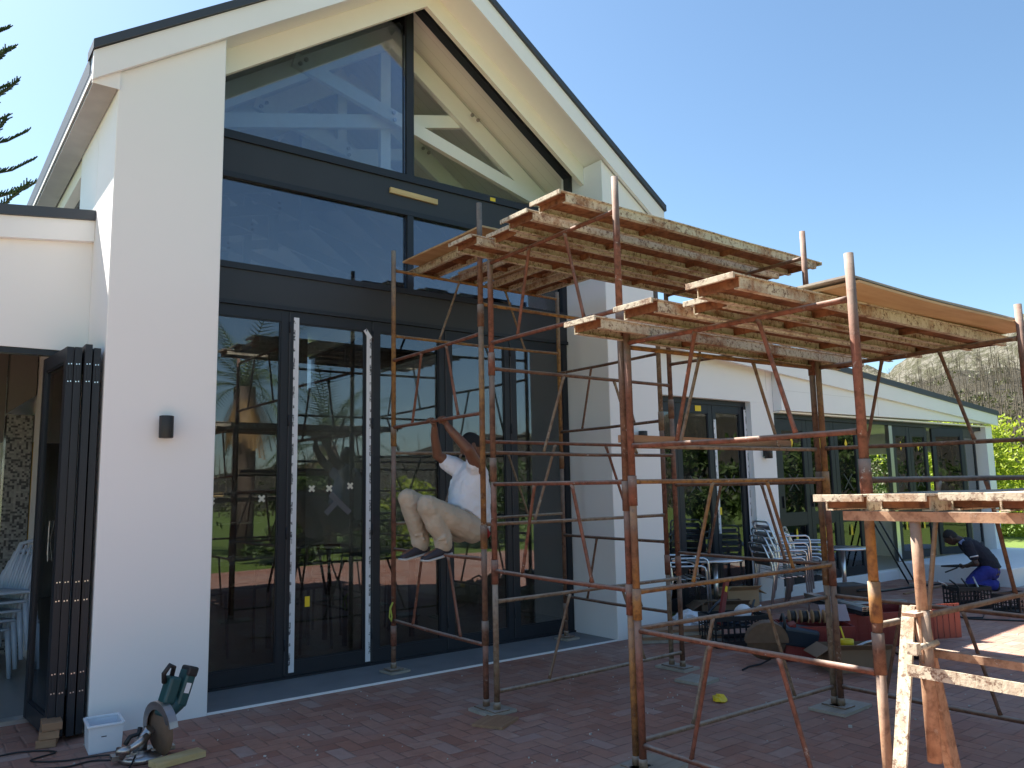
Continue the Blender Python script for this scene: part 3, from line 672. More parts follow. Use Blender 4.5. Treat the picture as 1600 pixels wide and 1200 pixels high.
tower('scaffold_tower', (2.5, -4.3, 0), 'scaffold bay nearest the camera, with plywood on its deck',
      {'a': (*P6, .03, 2.52, ['red', 'ochre', 'red'], (.93, 1.58), NL), 'b': (*E1, .03, 2.66, ['tan', 'brown', 'ochre', 'red'], (.86, 1.08, 1.62), (0, 0)),
       'c': (*D2, .03, 2.53, ['brown', 'red', 'ochre'], (.95, 1.6), NL), 'd': (*F1, .03, 2.67, ['brown', 'red', 'red'], (.9, 1.7), NL)},
      [('a', 'b', [(.15, .15), (.78, .775), (1.84, 1.83), (2.46, 2.445)], 'red', [(0, 1), (2, 3)]),
       ('c', 'd', [(.16, .17), (.79, .785), (1.855, 1.84), (2.46, 2.46)], 'brown', [(0, 1), (2, 3)]),
       ('a', 'c', [(.995, 1.01), (1.63, 1.63)], 'ochre', [(0, 1)]),
       ('b', 'd', [(.975, .96), (1.61, 1.61)], ['greytube', 'brown'], [(0, 1)])])

# planks: old steel formwork panels, a flanged tray with cross ribs under a skin
def shutter_plank(L, W, loc, ang=0.0, label='', group='steel planks on the scaffold', tilt=0.0, flip=False, roll=0.0):
    t = thing('steel_plank', loc, label, 'plank', group); t.rotation_euler = (roll, tilt, ang)
    h = .062
    t0 = V(loc); t.location = (0, 0, 0)
    b = MB()
    n = 12
    for k in range(n):                                # skin, slightly uneven
        x0, x1 = -L / 2 + L * k / n, -L / 2 + L * (k + 1) / n
        z = lambda x: h + .002 * math.sin(x * 5 + L)
        b.add([(x0, -W / 2, z(x0)), (x1, -W / 2, z(x1)), (x1, W / 2, z(x1)), (x0, W / 2, z(x0)), (x0, -W / 2, z(x0) - .007), (x1, -W / 2, z(x1) - .007), (x1, W / 2, z(x1) - .007), (x0, W / 2, z(x0) - .007)],
              [(0, 1, 2, 3), (7, 6, 5, 4), (0, 4, 5, 1), (2, 6, 7, 3)] + ([(0, 3, 7, 4)] if k == 0 else []) + ([(1, 5, 6, 2)] if k == n - 1 else []))
    b.build('skin', M['shutter'], t)
    MB().box(-L / 2 + .03, L / 2 - .03, -W / 2 + .0185, W / 2 - .0185, h - .0115, h - .0098).build('lining', M['rust'], t)
    for sg in (-1, 1): MB().box(sg * L / 2 - .006, sg * L / 2 + .006, -W / 2 - .003, W / 2 + .003, h - .026, h + .003).build('end_lip', M['shutter'], t, .002)
    for sgn in (-1, 1):
        y0 = sgn * (W / 2 - .012); y1 = sgn * (W / 2 - .018); y2 = sgn * (W / 2 - .045)
        MB().box(-L / 2 + .06, L / 2 - .06, min(y0, y1), max(y0, y1), 0, h - .0075).box(-L / 2 + .06, L / 2 - .06, min(y1, y2), max(y1, y2), 0, .006).build('side_flange', M['shutter'], t)
    rib = [-L / 2 + .07 + (L - .14) * k / 3 for k in range(4)]
    for x in rib: MB().box(x - .003, x + .003, -W / 2 + .019, W / 2 - .019, .010, h - .012).build('cross_rib', M['rust'], t)
    t.location = t0
    return t
tops = []
for (x, y, z, L, lb) in (
        (2.64, -3.24, 3.355, 2.86, 'highest steel plank, nearest the camera on the upper deck'),
        (2.68, -2.86, 3.360, 2.84, 'second steel plank from the front of the upper deck, cement splashed'),
        (2.70, -2.22, 3.360, 2.90, 'brown rusty steel plank at the back of the middle bay deck'),
        (2.66, -2.55, 3.358, 2.60, 'steel plank in the middle of the upper deck between the splashed ones')):
    shutter_plank(L, .29, (x, y, z), rnd.uniform(-.006, .006), lb)
for (x, y, z, L, W, lb) in (
        (2.55, -3.645, 2.480, 2.90, .25, 'lower deck steel plank farthest from the camera, dark end sticking out left'),
        (2.52, -4.09, 2.483, 2.90, .27, 'lower deck steel plank second from the back, pale splashed side'),
        (2.49, -4.64, 2.482, 2.95, .27, 'lower deck steel plank with brown crusted side nearest the yellow post'),
        (2.53, -4.37, 2.480, 2.50, .24, 'narrow steel plank between two lower deck planks')):
    shutter_plank(L, W, (x, y, z), rnd.uniform(-.006, .006), lb)
# bay by the glass: planks run the other way, towards the building
for (x, L, lb) in ((2.10, 1.90, 'brown plank under the plywood by the glass, leftmost of its deck'), (2.58, 1.85, 'second brown plank of the deck by the glass'),
                   (3.02, 1.85, 'third brown plank of the deck by the glass'), (3.40, 1.85, 'fourth brown plank of the deck by the glass')):
    shutter_plank(L, .27, (x, -1.17, 3.694), R(90), lb, 'brown planks of the deck by the glass')
def board(name, x0, x1, y0, y1, z, th, m, label, cat, group=None, rot=0, warp=.004):
    cx, cy = (x0 + x1) / 2, (y0 + y1) / 2; t = None
    b = MB(); n = 10; w2, d2 = (x1 - x0) / 2, (y1 - y0) / 2; vs = []; along_x = w2 >= d2
    for k in range(n + 1):
        f = -1 + 2 * k / n; wz = warp * math.sin(f * 2.6 + x0 * 7) 
        for a, zz in ((-1, 0), (1, 0), (1, th), (-1, th)):
            vs.append((f * w2, a * d2, zz + wz) if along_x else (-a * w2, f * d2, zz + wz))
    fs = [(0, 1, 2, 3), tuple(4 * n + i for i in (3, 2, 1, 0))] + [(4 * k + i, 4 * k + 4 + i, 4 * k + 4 + (i + 1) % 4, 4 * k + (i + 1) % 4) for k in range(n) for i in range(4)]
    o = b.add(vs, fs).build(name, M[m]); o.location = (cx, cy, z + abs(warp)); o.rotation_euler = (0, 0, rot)
    tag(o, label, cat, group); return o
board('plywood_sheet', 1.79, 2.35, -1.72, -.42, 3.757, .016, 'ply', 'plywood sheet at the left edge of the deck by the glass', 'plywood', 'plywood sheets on the decks')
board('plywood_sheet', 2.45, 3.70, -1.95, -.38, 3.757, .016, 'ply', 'wide plywood sheet covering the planks by the glass', 'plywood', 'plywood sheets on the decks')
board('plywood_sheet', 1.72, 3.9, -4.97, -4.42, 2.546, .014, 'ply', 'lowest plywood sheet on the deck nearest the camera', 'plywood', 'plywood sheets on the decks', warp=.008)
board('plywood_sheet', 1.68, 4.0, -4.95, -4.40, 2.575, .011, 'plyedge', 'grey plywood sheet in the middle of the stack nearest the camera', 'plywood', 'plywood sheets on the decks', warp=.007)
board('plywood_sheet', 1.76, 3.95, -4.90, -4.36, 2.600, .010, 'plyedge', 'top plywood sheet of the stack nearest the camera', 'plywood', 'plywood sheets on the decks', warp=.006)
board('plywood_sheet', 1.80, 3.7, -4.22, -3.95, 2.546, .012, 'ply', 'thin board lying on the lower deck behind the brown crusted plank', 'board', warp=.003)
board('plywood_sheet', 1.5, 3.9, -2.72, -2.10, 3.424, .012, 'ply', 'plywood lying under the splashed planks of the upper deck', 'plywood', 'plywood sheets on the decks', warp=.003)
board('scaffold_plank', 1.58, 3.30, -3.50, -3.44, 1.866, .045, 'oldwood', 'narrow dusty plank lying along a rail of the middle bay', 'plank', warp=.002)

# timber and steel pads under the feet
for x0, x1, y0, y1, z, th, rz, m, lb in (
        (1.60, 1.80, -.53, -.34, .013, .02, .1, 'boardgrey', 'square pad under the scaffold foot on the concrete step'),
        (3.74, 3.93, -.40, -.21, .013, .02, .1, 'boardgrey', 'pad under the scaffold foot beside the right pillar'),
        (1.52, 1.76, -2.13, -1.86, .0, .02, .05, 'boardgrey', 'pale pad under the pair of posts near the step'),
        (3.57, 3.79, -2.12, -1.80, .0, .02, .1, 'boardgrey', 'pad under the pair of posts by the tool crates'),
        (1.40, 1.80, -3.70, -3.42, .0, .02, .12, 'boardgrey', 'long board under the front pair of yellow and red posts'),
        (3.36, 3.76, -3.72, -3.45, .0, .02, .06, 'boardgrey', 'board under the pair of posts in front of the red crates'),
        (1.35, 1.62, -2.36, -2.13, .0, .018, .5, 'oldwood', 'loose brown square of board lying in front of the pale pad'),
        (3.30, 3.56, -2.52, -2.26, .0, .025, .15, 'boardgrey', 'loose grey tile lying on the bricks under the middle bay'),
        (3.43, 3.62, -5.08, -4.90, .0, .02, .0, 'boardgrey', 'pad under the far right scaffold foot'),
        (1.46, 1.66, -5.11, -4.92, .0, .02, .0, 'boardgrey', 'pad under the scaffold foot closest to the camera')):
    board('footing_board', x0, x1, y0, y1, z, th, m, lb, 'board', 'pads and boards at the scaffold feet', rz, .001)

# ------------------------------------------------------------------ trestle with planks in the right foreground
def trestle(y0, y1, X):
    t = thing('builders_trestle', (X, (y0 + y1) / 2, 0), 'rusty steel trestle with splayed flat bar legs in the right foreground', 'trestle')
    for y, s in ((y0, 1), (y1, -1)):
        MB().obox((X - .150, y + .038 * s, .575), V((-.165, 0, -.565)), (0, .024, 0), (.006, 0, -.0018)).build('leg', M['shutter'], t)
        MB().bar((X + .03, y, 1.14), (X + .33, y, .0), .055, .010, up=(0, 1, 0)).bar((X + .03, y + .02, 1.14), (X + .33, y + .02, .0), .008, .045, up=(0, 1, 0)).build('leg', M['tan'], t)
        MB().tube((X + .01, y - .012 * s, .60), (X + .01, y - .012 * s, 1.13), .0245, n=14).build('sleeve', M['tan'], t)
        MB().tube((X + .01, y - .012 * s, 1.0), (X + .01, y - .012 * s, 1.451), .0195, n=14).build('inner_tube', M['tan'], t)
        MB().bar((X - .28, y + .002, .27), (X + .26, y + .002, .27), .012, .03).build('cross_bar', M['shutter'], t)
        MB().bar((X - .07, y, 1.12), (X + .06, y, 1.12), .05, .012).prism([(X - .02, y - .016, .95), (X + .08, y - .016, .86), (X + .045, y - .016, 1.13), (X - .02, y - .016, 1.13)], (0, .008, 0)).build('gusset', M['tan'], t)
        MB().tube((X - .10, y - .03, 1.01), (X + .06, y - .03, 1.01), .012, n=8).box(X - .12, X - .09, y - .045, y - .01, .99, 1.03).build('locking_pin', M['shutter'], t)
    MB().bar((X - .07, y0 + .02, .925), (X - .07, y1 - .02, .915), .006, .042).build('side_rail', M['shutter'], t)
    MB().bar((X + .10, y0, .965), (X + .10, y1, .955), .035, .028).build('side_rail', M['tan'], t)
    MB().box(X - .015, X + .035, y1 - .12, y0 + .26, 1.452, 1.488).build('top_beam', M['tan'], t)
    return t
trestle(-5.42, -6.85, 1.12)
for k, (y, W, lb) in enumerate(((-5.158, .205, 'first cement crusted plank on the trestle, its end beside the yellow post'), (-5.405, .215, 'second plank on the trestle, most thickly crusted end'),
                                (-5.625, .20, 'third plank on the trestle, set back behind its neighbours'), (-5.845, .215, 'plank on the trestle at the right edge of the photo'),
                                (-6.085, .215, 'plank on the trestle nearest the camera'))):
    shutter_plank(2.5, W, (2.33 + (.10 if k == 2 else 0) - .02 * k, y, 1.489 + .0015 * k), .0, lb, 'planks on the trestle')
board('timber_block', 1.75, 2.1, -5.86, -5.75, 1.56, .07, 'pine', 'pale timber block lying on the trestle planks', 'timber', warp=.001)
# a second trestle at the far ends of the planks
tr2 = thing('builders_trestle', (3.3, -5.7, 0), 'second rusty trestle holding up the far ends of the planks', 'trestle')
for y in (-5.25, -6.2):
    for sx in (-1, 1): MB().bar((3.3, y, 1.45), (3.3 + sx * .3, y, 0), .03, .03, up=(0, 1, 0)).build('leg', M['brown'], tr2)
MB().box(3.28, 3.32, -6.25, -5.1, 1.446, 1.488).build('top_beam', M['brown'], tr2)

# ------------------------------------------------------------------ aluminium chairs and tables by the far doors
def make_chair(label, group):
    t = thing('bistro_chair', (0, 0, 0), label, 'chair', group); r = .0125
    for sy in (-1, 1):
        y = .255 * sy
        MB().path([(.25, y, 0), (.235, y, .60), (.22, y, .645), (.18, y, .665), (-.16, y, .665), (-.20, y * .97, .66)], r, 8).build('front_leg', M['alu'], t)
        MB().path([(-.27, y, 0), (-.19, y * .95, .42), (-.21, y * .93, .60), (-.285, y * .86, .80), (-.295, y * .75, .835), (-.30, y * .6, .845), (-.30, 0, .846)], r, 8).build('rear_leg', M['alu'], t)
    seat = MB()
    seat.path([(.21, -.245, .43), (.22, 0, .435), (.21, .245, .43)], .010, 8)
    for k in range(5): seat.obox((.185 - .083 * k, 0, .437 - .006 * k), (.034, 0, -.003), (0, .222, 0), (0, 0, .0045))
    seat.build('seat', M['alu'], t, .003)
    bk = MB()
    for k in range(3): bk.obox((-.216 - .024 * k, 0, .60 + .085 * k), (-.006, 0, .03), (0, .212 - .012 * k, 0), (.004, 0, .001))
    bk.build('backrest', M['alu'], t, .002)
    return t
def stack(base, n, x, y, rz, dx, labels, group, z0=0):
    out_ = []
    for i in range(n):
        c = base if i == 0 and base.get('used') is None else copy_thing(base)
        if i == 0: base['used'] = 1
        c.location = (x + math.cos(rz) * dx * i, y + math.sin(rz) * dx * i, z0 + .092 * i); c.rotation_euler = (0, 0, rz)
        c['label'] = labels[i]; c['group'] = group; out_.append(c)
    return out_
ordn = ['lowest', 'second', 'third', 'fourth', 'fifth', 'top']
base = make_chair('x', 'x')
stack(base, 4, 7.22, -.60, R(-28), .028, ['%s aluminium chair of the tall stack in front of the far white wall' % w for w in ['lowest', 'second', 'third', 'top']], 'aluminium chairs in the tall stack')
stack(base, 3, 7.85, -.58, R(-62), .028, ['%s aluminium chair of the stack right of the tall one' % w for w in ['lowest', 'middle', 'top']], 'aluminium chairs in the right stack', -.02)
stack(base, 2, 5.62, -.36, R(-35), .028, ['%s aluminium chair of the stack beside the right pillar' % w for w in ['lower', 'upper']], 'aluminium chairs in the pillar stack')
for c in bpy.data.objects:
    if 'used' in c.keys(): del c['used']
def round_table(x, y, z, label, m):
    t = thing('cafe_table', (x, y, 0), label, 'table', 'round metal tables by the doors')
    MB().lathe([(.325, z - .028), (.345, z - .026), (.350, z - .012), (.345, z), (.0, z + .001)], (x, y, 0), 32).build('tabletop', M[m], t)
    MB().lathe([(.03, .03), (.03, z - .03)], (x, y, 0), 14).build('pedestal', M['alu'], t)
    for k in range(3):
        a = 2.1 * k + .4; MB().path([(x, y, .06), (x + .2 * math.cos(a), y + .2 * math.sin(a), .05), (x + .30 * math.cos(a), y + .30 * math.sin(a), .012)], .014, 8).build('foot', M['alu'], t)
round_table(6.18, -.42, .70, 'round steel table beside the short chair stack', 'alu')
round_table(8.72, -.62, .70, 'round pale table standing in front of the long folding doors', 'alu')

# ------------------------------------------------------------------ tools and boxes on the bricks
def crate(name, c, sx, sy, h, rz, m, label, cat, group=None, slots=9, fill=None):
    t = thing(name, (0, 0, 0), label, cat, group); mt = Matrix.Translation((c[0], c[1], c[2] if len(c) > 2 else 0)) @ Matrix.Rotation(rz, 4, 'Z')
    th = .008
    MB().box(-sx / 2, sx / 2, -sy / 2, sy / 2, .004, .016).xf(mt).build('base', M[m], t)
    for ax in (0, 1):
        for sg in (-1, 1):
            b = MB(); ln = (sx if ax == 0 else sy); off = sg * ((sy if ax == 0 else sx) / 2 - th / 2)
            if ax == 1: ln -= 2 * th + .002
            def bx(a0, a1, z0, z1, o=0.0):
                lo, hi = off - th / 2 - o, off + th / 2 + o
                b.box(a0, a1, lo, hi, z0, z1) if ax == 0 else b.box(lo, hi, a0, a1, z0, z1)
            bx(-ln / 2, ln / 2, h - .045, h, .004 if ax == 0 else 0); bx(-ln / 2, ln / 2, .017, .06)
            n = slots if ax == 0 else max(3, int(slots * sy / sx))
            for k in range(n + 1):
                a = -ln / 2 + (ln - .014) * k / n; bx(a, a + .014, .06, h - .045)
            for q in (1, 2): bx(-ln / 2, ln / 2, .06 + (h - .105) * q / 3 - .006, .06 + (h - .105) * q / 3 + .006)
            if fill: bx(-ln / 2 + .003, ln / 2 - .003, .03, h - .04, -.0025)
            b.xf(mt).build('side', M[m], t)
    return t, mt
t, mt = crate('plastic_crate', (4.97, -1.60), .60, .40, .30, R(-26), 'blackplastic', 'black latticed crate full of tools behind the pair of posts', 'crate')
def blob(name, c, size, m, label, cat, group=None, rz=0.0):
    pass
# things lying in the black crate
lv = MB().obox((4.88, -1.55, .42), V((.10, .02, .22)), V((-.02, .10, 0)).normalized() * .012, V((-.22, 0, .10)).normalized() * .03).build('level_body', M['redplastic'])
lvt = thing('spirit_level', (4.88, -1.55, .3), 'red spirit level standing up out of the black crate', 'level'); lv.parent = lvt; lv.location = -lvt.location
MB().obox((4.93, -1.545, .54), V((.012, .002, .026)), V((-.02, .10, 0)).normalized() * .0125, V((-.22, 0, .10)).normalized() * .016).build('vial', M['yellow'], lvt)
o = MB().lathe([(.0, -.10), (.07, -.095), (.085, -.04), (.085, .05), (.05, .09), (.02, .10)], (0, 0, 0), 18, 'x').xf(Matrix.Translation((5.04, -1.66, .30)) @ Matrix.Rotation(.5, 4, 'Z')).build('canister', M['bucket'])
tag(o, 'round white canister lying in the black crate', 'canister')
for k in range(5):
    p = V((5.12 + .05 * k, -1.70 + .03 * math.sin(k * 2.2), .22)); a = rnd.uniform(0, 3)
    b = MB(); b.path([p, p + V((.05 * math.cos(a), .05 * math.sin(a), .09)), p + V((.12 * math.cos(a), .12 * math.sin(a), .12)), p + V((.2 * math.cos(a + .5), .2 * math.sin(a + .5), .06))], .009, 7)
    tag(b.build('cable', M[['redplastic', 'bucket', 'cable', 'bucket', 'toolblue'][k]]), ['red lead curling out of the black crate', 'white lead at the middle of the black crate', 'black lead over the rim of the black crate', 'white lead at the right rim of the black crate', 'dark blue lead at the right rim of the black crate'][k], 'cable')
def carton(c, sx, sy, h, rz, m, label, flaps=True):
    t = thing('cardboard_box', (c[0], c[1], 0), label, 'box'); mt = Matrix.Translation((c[0], c[1], 0)) @ Matrix.Rotation(rz, 4, 'Z'); th = .005
    b = MB(); b.box(-sx / 2, sx / 2, -sy / 2, sy / 2, .002, .008)
    b.box(-sx / 2, sx / 2, -sy / 2, -sy / 2 + th, .008, h).box(-sx / 2, sx / 2, sy / 2 - th, sy / 2, .008, h).box(-sx / 2, -sx / 2 + th, -sy / 2 + th, sy / 2 - th, .008, h).box(sx / 2 - th, sx / 2, -sy / 2 + th, sy / 2 - th, .008, h)
    b.xf(mt).build('body', M[m], t)
    if flaps:
        for sg in (-1, 1):
            MB().obox((sg * (sx / 2 + .05), 0, h - .03), V((.06 * sg, 0, -.035)), (0, sy / 2 - .01, 0), (.0018, 0, .003)).xf(mt).build('flap', M[m], t)
        MB().obox((0, -sy / 2 - .05, h + .02), (sx / 2 - .01, 0, 0), (0, -.055, .03), (0, .001, .002)).xf(mt).build('flap', M[m], t)
    return t
carton((6.52, -.46), .42, .34, .32, R(-24), 'card', 'open cardboard box in front of the dark double door')
carton((6.00, -.62), .55, .38, .22, R(-35), 'dustcard', 'low dusty cardboard box with a sagging flap left of the clean one')
carton((4.78, -2.99), .52, .34, .20, R(-38), 'dustcard', 'dark brown box holding the yellow tape behind the pair of posts')
t = thing('timber_pile', (4.66, -1.16, 0), 'low pile of dusty boards on the bricks beside the right pillar', 'timber')
for k in range(4):
    MB().box(-.42, .42, -.10 + .02 * k, .10 + .015 * k, .003 + .032 * k, .033 + .032 * k).xf(Matrix.Translation((4.66, -1.16, 0)) @ Matrix.Rotation(R(-38 + 4 * k), 4, 'Z')).build('board', M['oldwood' if k % 2 else 'boardgrey'], t)
tp = MB().lathe([(.035, 0), (.055, 0), (.055, .05), (.035, .05), (.035, 0)], (4.72, -2.98, .205), 24).build('tape_roll', M['yellow'])
tag(tp, 'roll of yellow tape lying on the dark brown box', 'tape roll')
crate('plastic_crate', (4.97, -2.50), .62, .42, .31, R(-42), 'redplastic', 'front red crate carrying the cable spools', 'crate', 'red crates of tools', fill=True)
crate('plastic_crate', (6.05, -2.52), .95, .50, .33, R(-26), 'redplastic', 'large red crate behind the yellow post, an orange flap over its side', 'crate', 'red crates of tools', fill=True)
for k in range(4):
    c = V((4.80 + .075 * k, -2.40 - .072 * k, .375)); mt = Matrix.Translation(c) @ Matrix.Rotation(R(-42), 4, 'Z')
    ts = thing('cable_spool', tuple(c), '%s small spool of dark wire lying on the front red crate' % ['leftmost', 'second', 'third', 'rightmost'][k], 'spool', 'spools on the red crate')
    MB().lathe([(.02, -.032), (.062, -.032), (.062, -.027), (.02, -.027)], (0, 0, 0), 20, 'x').xf(mt).build('rim', M['card'], ts)
    MB().lathe([(.02, .027), (.062, .027), (.062, .032), (.02, .032)], (0, 0, 0), 20, 'x').xf(mt).build('rim', M['card'], ts)
    MB().lathe([(.05, -.0265), (.052, 0), (.05, .0265)], (0, 0, 0), 20, 'x').xf(mt).build('wire', M['cable' if k % 2 else 'blackplastic'], ts)
    MB().box(.0325, .034, -.014, .014, -.014, .014).xf(mt).build('hub_label', M['bucket'], ts)
t = thing('profile_bundle', (5.9, -2.2, .34), 'bundle of black and silver aluminium profiles lying across the red crates', 'profiles')
for k in range(4):
    b = MB(); z = .345 + .045 * (k // 2); o_ = .03 * (k % 2) - .015
    d = V((5.63 - 6.15, -2.64 + 1.70, 0)).normalized(); n_ = V((-d.y, d.x, 0)); p = V((6.12, -1.72, z)) + n_ * o_ * 1.7; q = p + d * 1.12
    for off_, h_, w2_ in ((0, .002, .022),): b.bar(p + V((0, 0, .018)), q + V((0, 0, .018)), .046, .003).bar(p - V((0, 0, .018)), q - V((0, 0, .018)), .046, .003).bar(p + n_ * .021, q + n_ * .021, .003, .033).bar(p - n_ * .021, q - n_ * .021, .003, .033).bar(p, q, .04, .003)
    b.build('profile', M['alu' if k >= 2 else 'frame'], t)
t = thing('tool_case', (6.35, -1.98, .34), 'black tool case lying behind the aluminium profiles', 'tool case')
MB().obox((6.40, -2.02, .44), V((.17, -.08, 0)), V((.06, .13, 0)), (0, 0, .065)).build('shell', M['blackplastic'], t, .012)
MB().path([V((6.36, -2.16, .44)), V((6.38, -2.20, .45)), V((6.47, -2.24, .45)), V((6.50, -2.22, .44))], .011, 8).build('handle', M['blackplastic'], t)
t = thing('gas_bottle', (5.60, -3.12, 0), 'black round bottle behind the trestle legs', 'bottle')
MB().lathe([(.06, 0), (.10, .01), (.105, .04), (.105, .22), (.085, .27), (.04, .29), (.0, .292)], (5.60, -3.12, 0), 24).build('body', M['blackplastic'], t)
MB().lathe([(.06, .28), (.07, .285), (.07, .34), (.06, .34)], (5.60, -3.12, 0), 20).build('collar', M['blackplastic'], t)
hf = MB(); n = 14
for k in range(n): hf.obox((6.38 + .030 * k, -2.905 - .0 * k + .10 - .0155 * k + (.006 if k % 2 else 0), .19), V((.0145, -.0075, 0)), V((.003, .006, 0)) * .6, (0, 0, .17))
hf.build('slatted_panel', M['orange'] if 'orange' in M else mat('orange_red_plastic', (.27, .055, .035), .55)); tag(bpy.context.scene.objects['slatted_panel'], 'orange red ribbed panel hanging at the end of the large red crate', 'panel')
# petrol cut-off saw
t = thing('cut_off_saw', (4.75, -2.18, 0), 'dark blue cut off saw with a large round guard lying on the bricks', 'saw')
mt = Matrix.Translation((4.44, -2.36, .19)) @ Matrix.Rotation(R(-40), 4, 'Z') @ Matrix.Rotation(R(14), 4, 'X')
MB().lathe([(.01, -.003), (.175, -.003), (.175, .003), (.01, .003)], (0, 0, 0), 40, 'y').xf(mt).build('disc', M['disc'], t)
g = MB(); 
for y0, y1 in ((-.035, -.031), (.031, .035)):
    pts = [(.19 * math.cos(R(a)), .19 * math.sin(R(a))) for a in range(0, 181, 12)]; g.prism_xz(pts, y0, y1)
for a in range(0, 180, 12):
    p0, p1 = V((.19 * math.cos(R(a)), 0, .19 * math.sin(R(a)))), V((.19 * math.cos(R(a + 12)), 0, .19 * math.sin(R(a + 12))))
    g.obox((p0 + p1) / 2, (p1 - p0) / 2, (0, .031, 0), (p0 + p1).normalized() * .002)
g.xf(mt).build('guard', M['disc'], t)
MB().obox((.30, .07, .02), (.17, .0, -.03), (0, .075, 0), (.014, 0, .085)).xf(mt).build('motor_body', M['toolblue'], t, .025)
MB().obox((.42, .07, -.06), (.06, 0, -.13), (0, .06, 0), (.05, 0, .02)).xf(mt).build('tank', M['toolblue'], t, .02)
MB().obox((.43, .005, -.04), (.014, 0, -.055), (0, .004, 0), (.026, 0, .008)).xf(mt).build('label_plate', M['bucket'], t)
MB().path([mt @ V(p) for p in ((.16, .0, .10), (.16, .0, .19), (.17, .10, .21), (.17, .16, .13))], .014, 8).build('front_handle', M['blackplastic'], t)
MB().obox((.24, .07, .12), (.035, 0, .01), (0, .04, 0), (0, 0, .02)).xf(mt).build('filter_cap', M['redplastic'], t, .008)
tag(MB().path([(4.02, -2.40, .008), (4.15, -2.36, .009), (4.28, -2.40, .02), (4.40, -2.42, .05)], .008, 7).build('cable', M['cable']), 'short black lead beside the dark blue saw', 'cable')
# crates by the second worker
t2, m2 = crate('plastic_crate', (8.98, -2.13), .46, .30, .27, R(-28), 'blackplastic', 'black crate with tools poking out in front of the kneeling worker', 'crate', 'dark crates by the lawn')
crate('plastic_crate', (8.92, -2.74), .50, .34, .24, R(-10), 'blackplastic', 'dark crate at the right edge next to the lawn', 'crate', 'dark crates by the lawn')
for k in range(4):
    b = MB(); p = V((8.86 + .06 * k, -2.0 - .09 * k, .2)); b.path([p, p + V((-.08 + .03 * k, .05, .10)), p + V((-.15 + .07 * k, .10, .13 + .015 * k))], [.014, .012, .009], 8)
    tag(b.build('hand_tool', M[['steel', 'blackplastic', 'blackplastic', 'steel'][k]]), ['steel rod sticking out left of the crate by the worker', 'black handle leaning over the crate rim by the worker', 'black hose end in the crate by the worker', 'bright steel tool at the right of the crate by the worker'][k], 'tool')
# strips, profiles and offcuts on the bricks in front of the folding doors
for k, (p, q, wd, hh, m, lb) in enumerate((((9.0, -.55, .012), (11.1, -.80, .012), .05, .02, 'frame', 'long dark profile lying along the far folding doors'),
        ((9.6, -1.0, .012), (11.0, -.95, .012), .045, .02, 'oldwood', 'brown batten lying near the white terrace block'),
        ((8.1, -.95, .02), (8.9, -1.35, .02), .09, .035, 'boardgrey', 'short grey board on the bricks behind the red crate'),
        ((9.2, -.30, .015), (9.9, -.42, .015), .07, .03, 'frame', 'short dark profile close to the white plinth'),
        ((10.6, -.62, .02), (10.95, -.70, .02), .12, .04, 'boardgrey', 'pale offcut board near the terrace block'),
        ((7.7, -1.6, .012), (8.9, -1.75, .012), .03, .02, 'cable', 'black bar lying behind the trestle'))):
    tag(MB().bar(p, q, wd, hh).build('offcut', M[m]), lb, 'offcut')
drill = thing('cordless_drill', (8.0, -1.55, 0), 'black cordless drill lying on the bricks behind the red crate', 'drill')
MB().lathe([(.02, -.12), (.035, -.11), (.038, .02), (.028, .05), (.018, .10), (.006, .11)], (0, 0, 0), 14, 'x').xf(Matrix.Translation((7.95, -1.52, .045)) @ Matrix.Rotation(-.5, 4, 'Z')).build('body', M['blackplastic'], drill)
MB().obox((7.88, -1.58, .045), (.02, -.05, 0), (.02, .012, 0), (0, 0, .022)).build('handle', M['toolblue'], drill, .008)
for k, (x, y) in enumerate(((10.52, -.12), (10.72, -.12))):
    tag(MB().path([(x, y + .10, 1.15), (x + .22, y - .38, .012)], .014, 8).build('prop_bar', M['frame']), ['left black bar leaning against the long folding doors', 'right black bar leaning against the long folding doors'][k], 'bar')
tag(MB().path([(9.0, -1.3, .009), (8.6, -1.45, .009), (8.1, -1.9, .009), (8.0, -2.3, .009), (8.25, -2.6, .009), (8.7, -2.45, .009), (8.4, -2.15, .009), (8.05, -2.5, .009), (8.3, -2.95, .009), (8.6, -3.4, .009)], .010, 7).build('cable', M['cable']), 'black cable looping over the bricks beside the red crate', 'cable')
sp = MB(); sp.lathe([(.0, 0), (.05, .002), (.055, .02), (.04, .035), (.0, .038)], (0, 0, 0), 9); sp.xf(Matrix.Translation((3.09, -2.89, .0)) @ Matrix.Rotation(.6, 4, 'Z') @ Matrix.Scale(1.3, 4, (1, 0, 0)))
spo = sp.build('crumpled_scrap', M['yellow']); tag(spo, 'crumpled yellow scrap lying on the bricks', 'scrap')
for v_ in spo.data.vertices: v_.co += V((rnd.uniform(-.012, .012), rnd.uniform(-.012, .012), max(-v_.co.z, rnd.uniform(-.012, .014))))
for p_ in spo.data.polygons: p_.use_smooth = False
st = MB(); st.path([(1.665, -.455, .62), (1.63, -.475, .58), (1.62, -.48, .50), (1.645, -.47, .46), (1.655, -.46, .50), (1.64, -.465, .57), (1.665, -.46, .62)], .007, 6)
tag(st.build('ribbon', mat('yellow_ribbon', (.45, .50, .08), .7)), 'loop of yellow ribbon tied to the left scaffold post', 'ribbon')

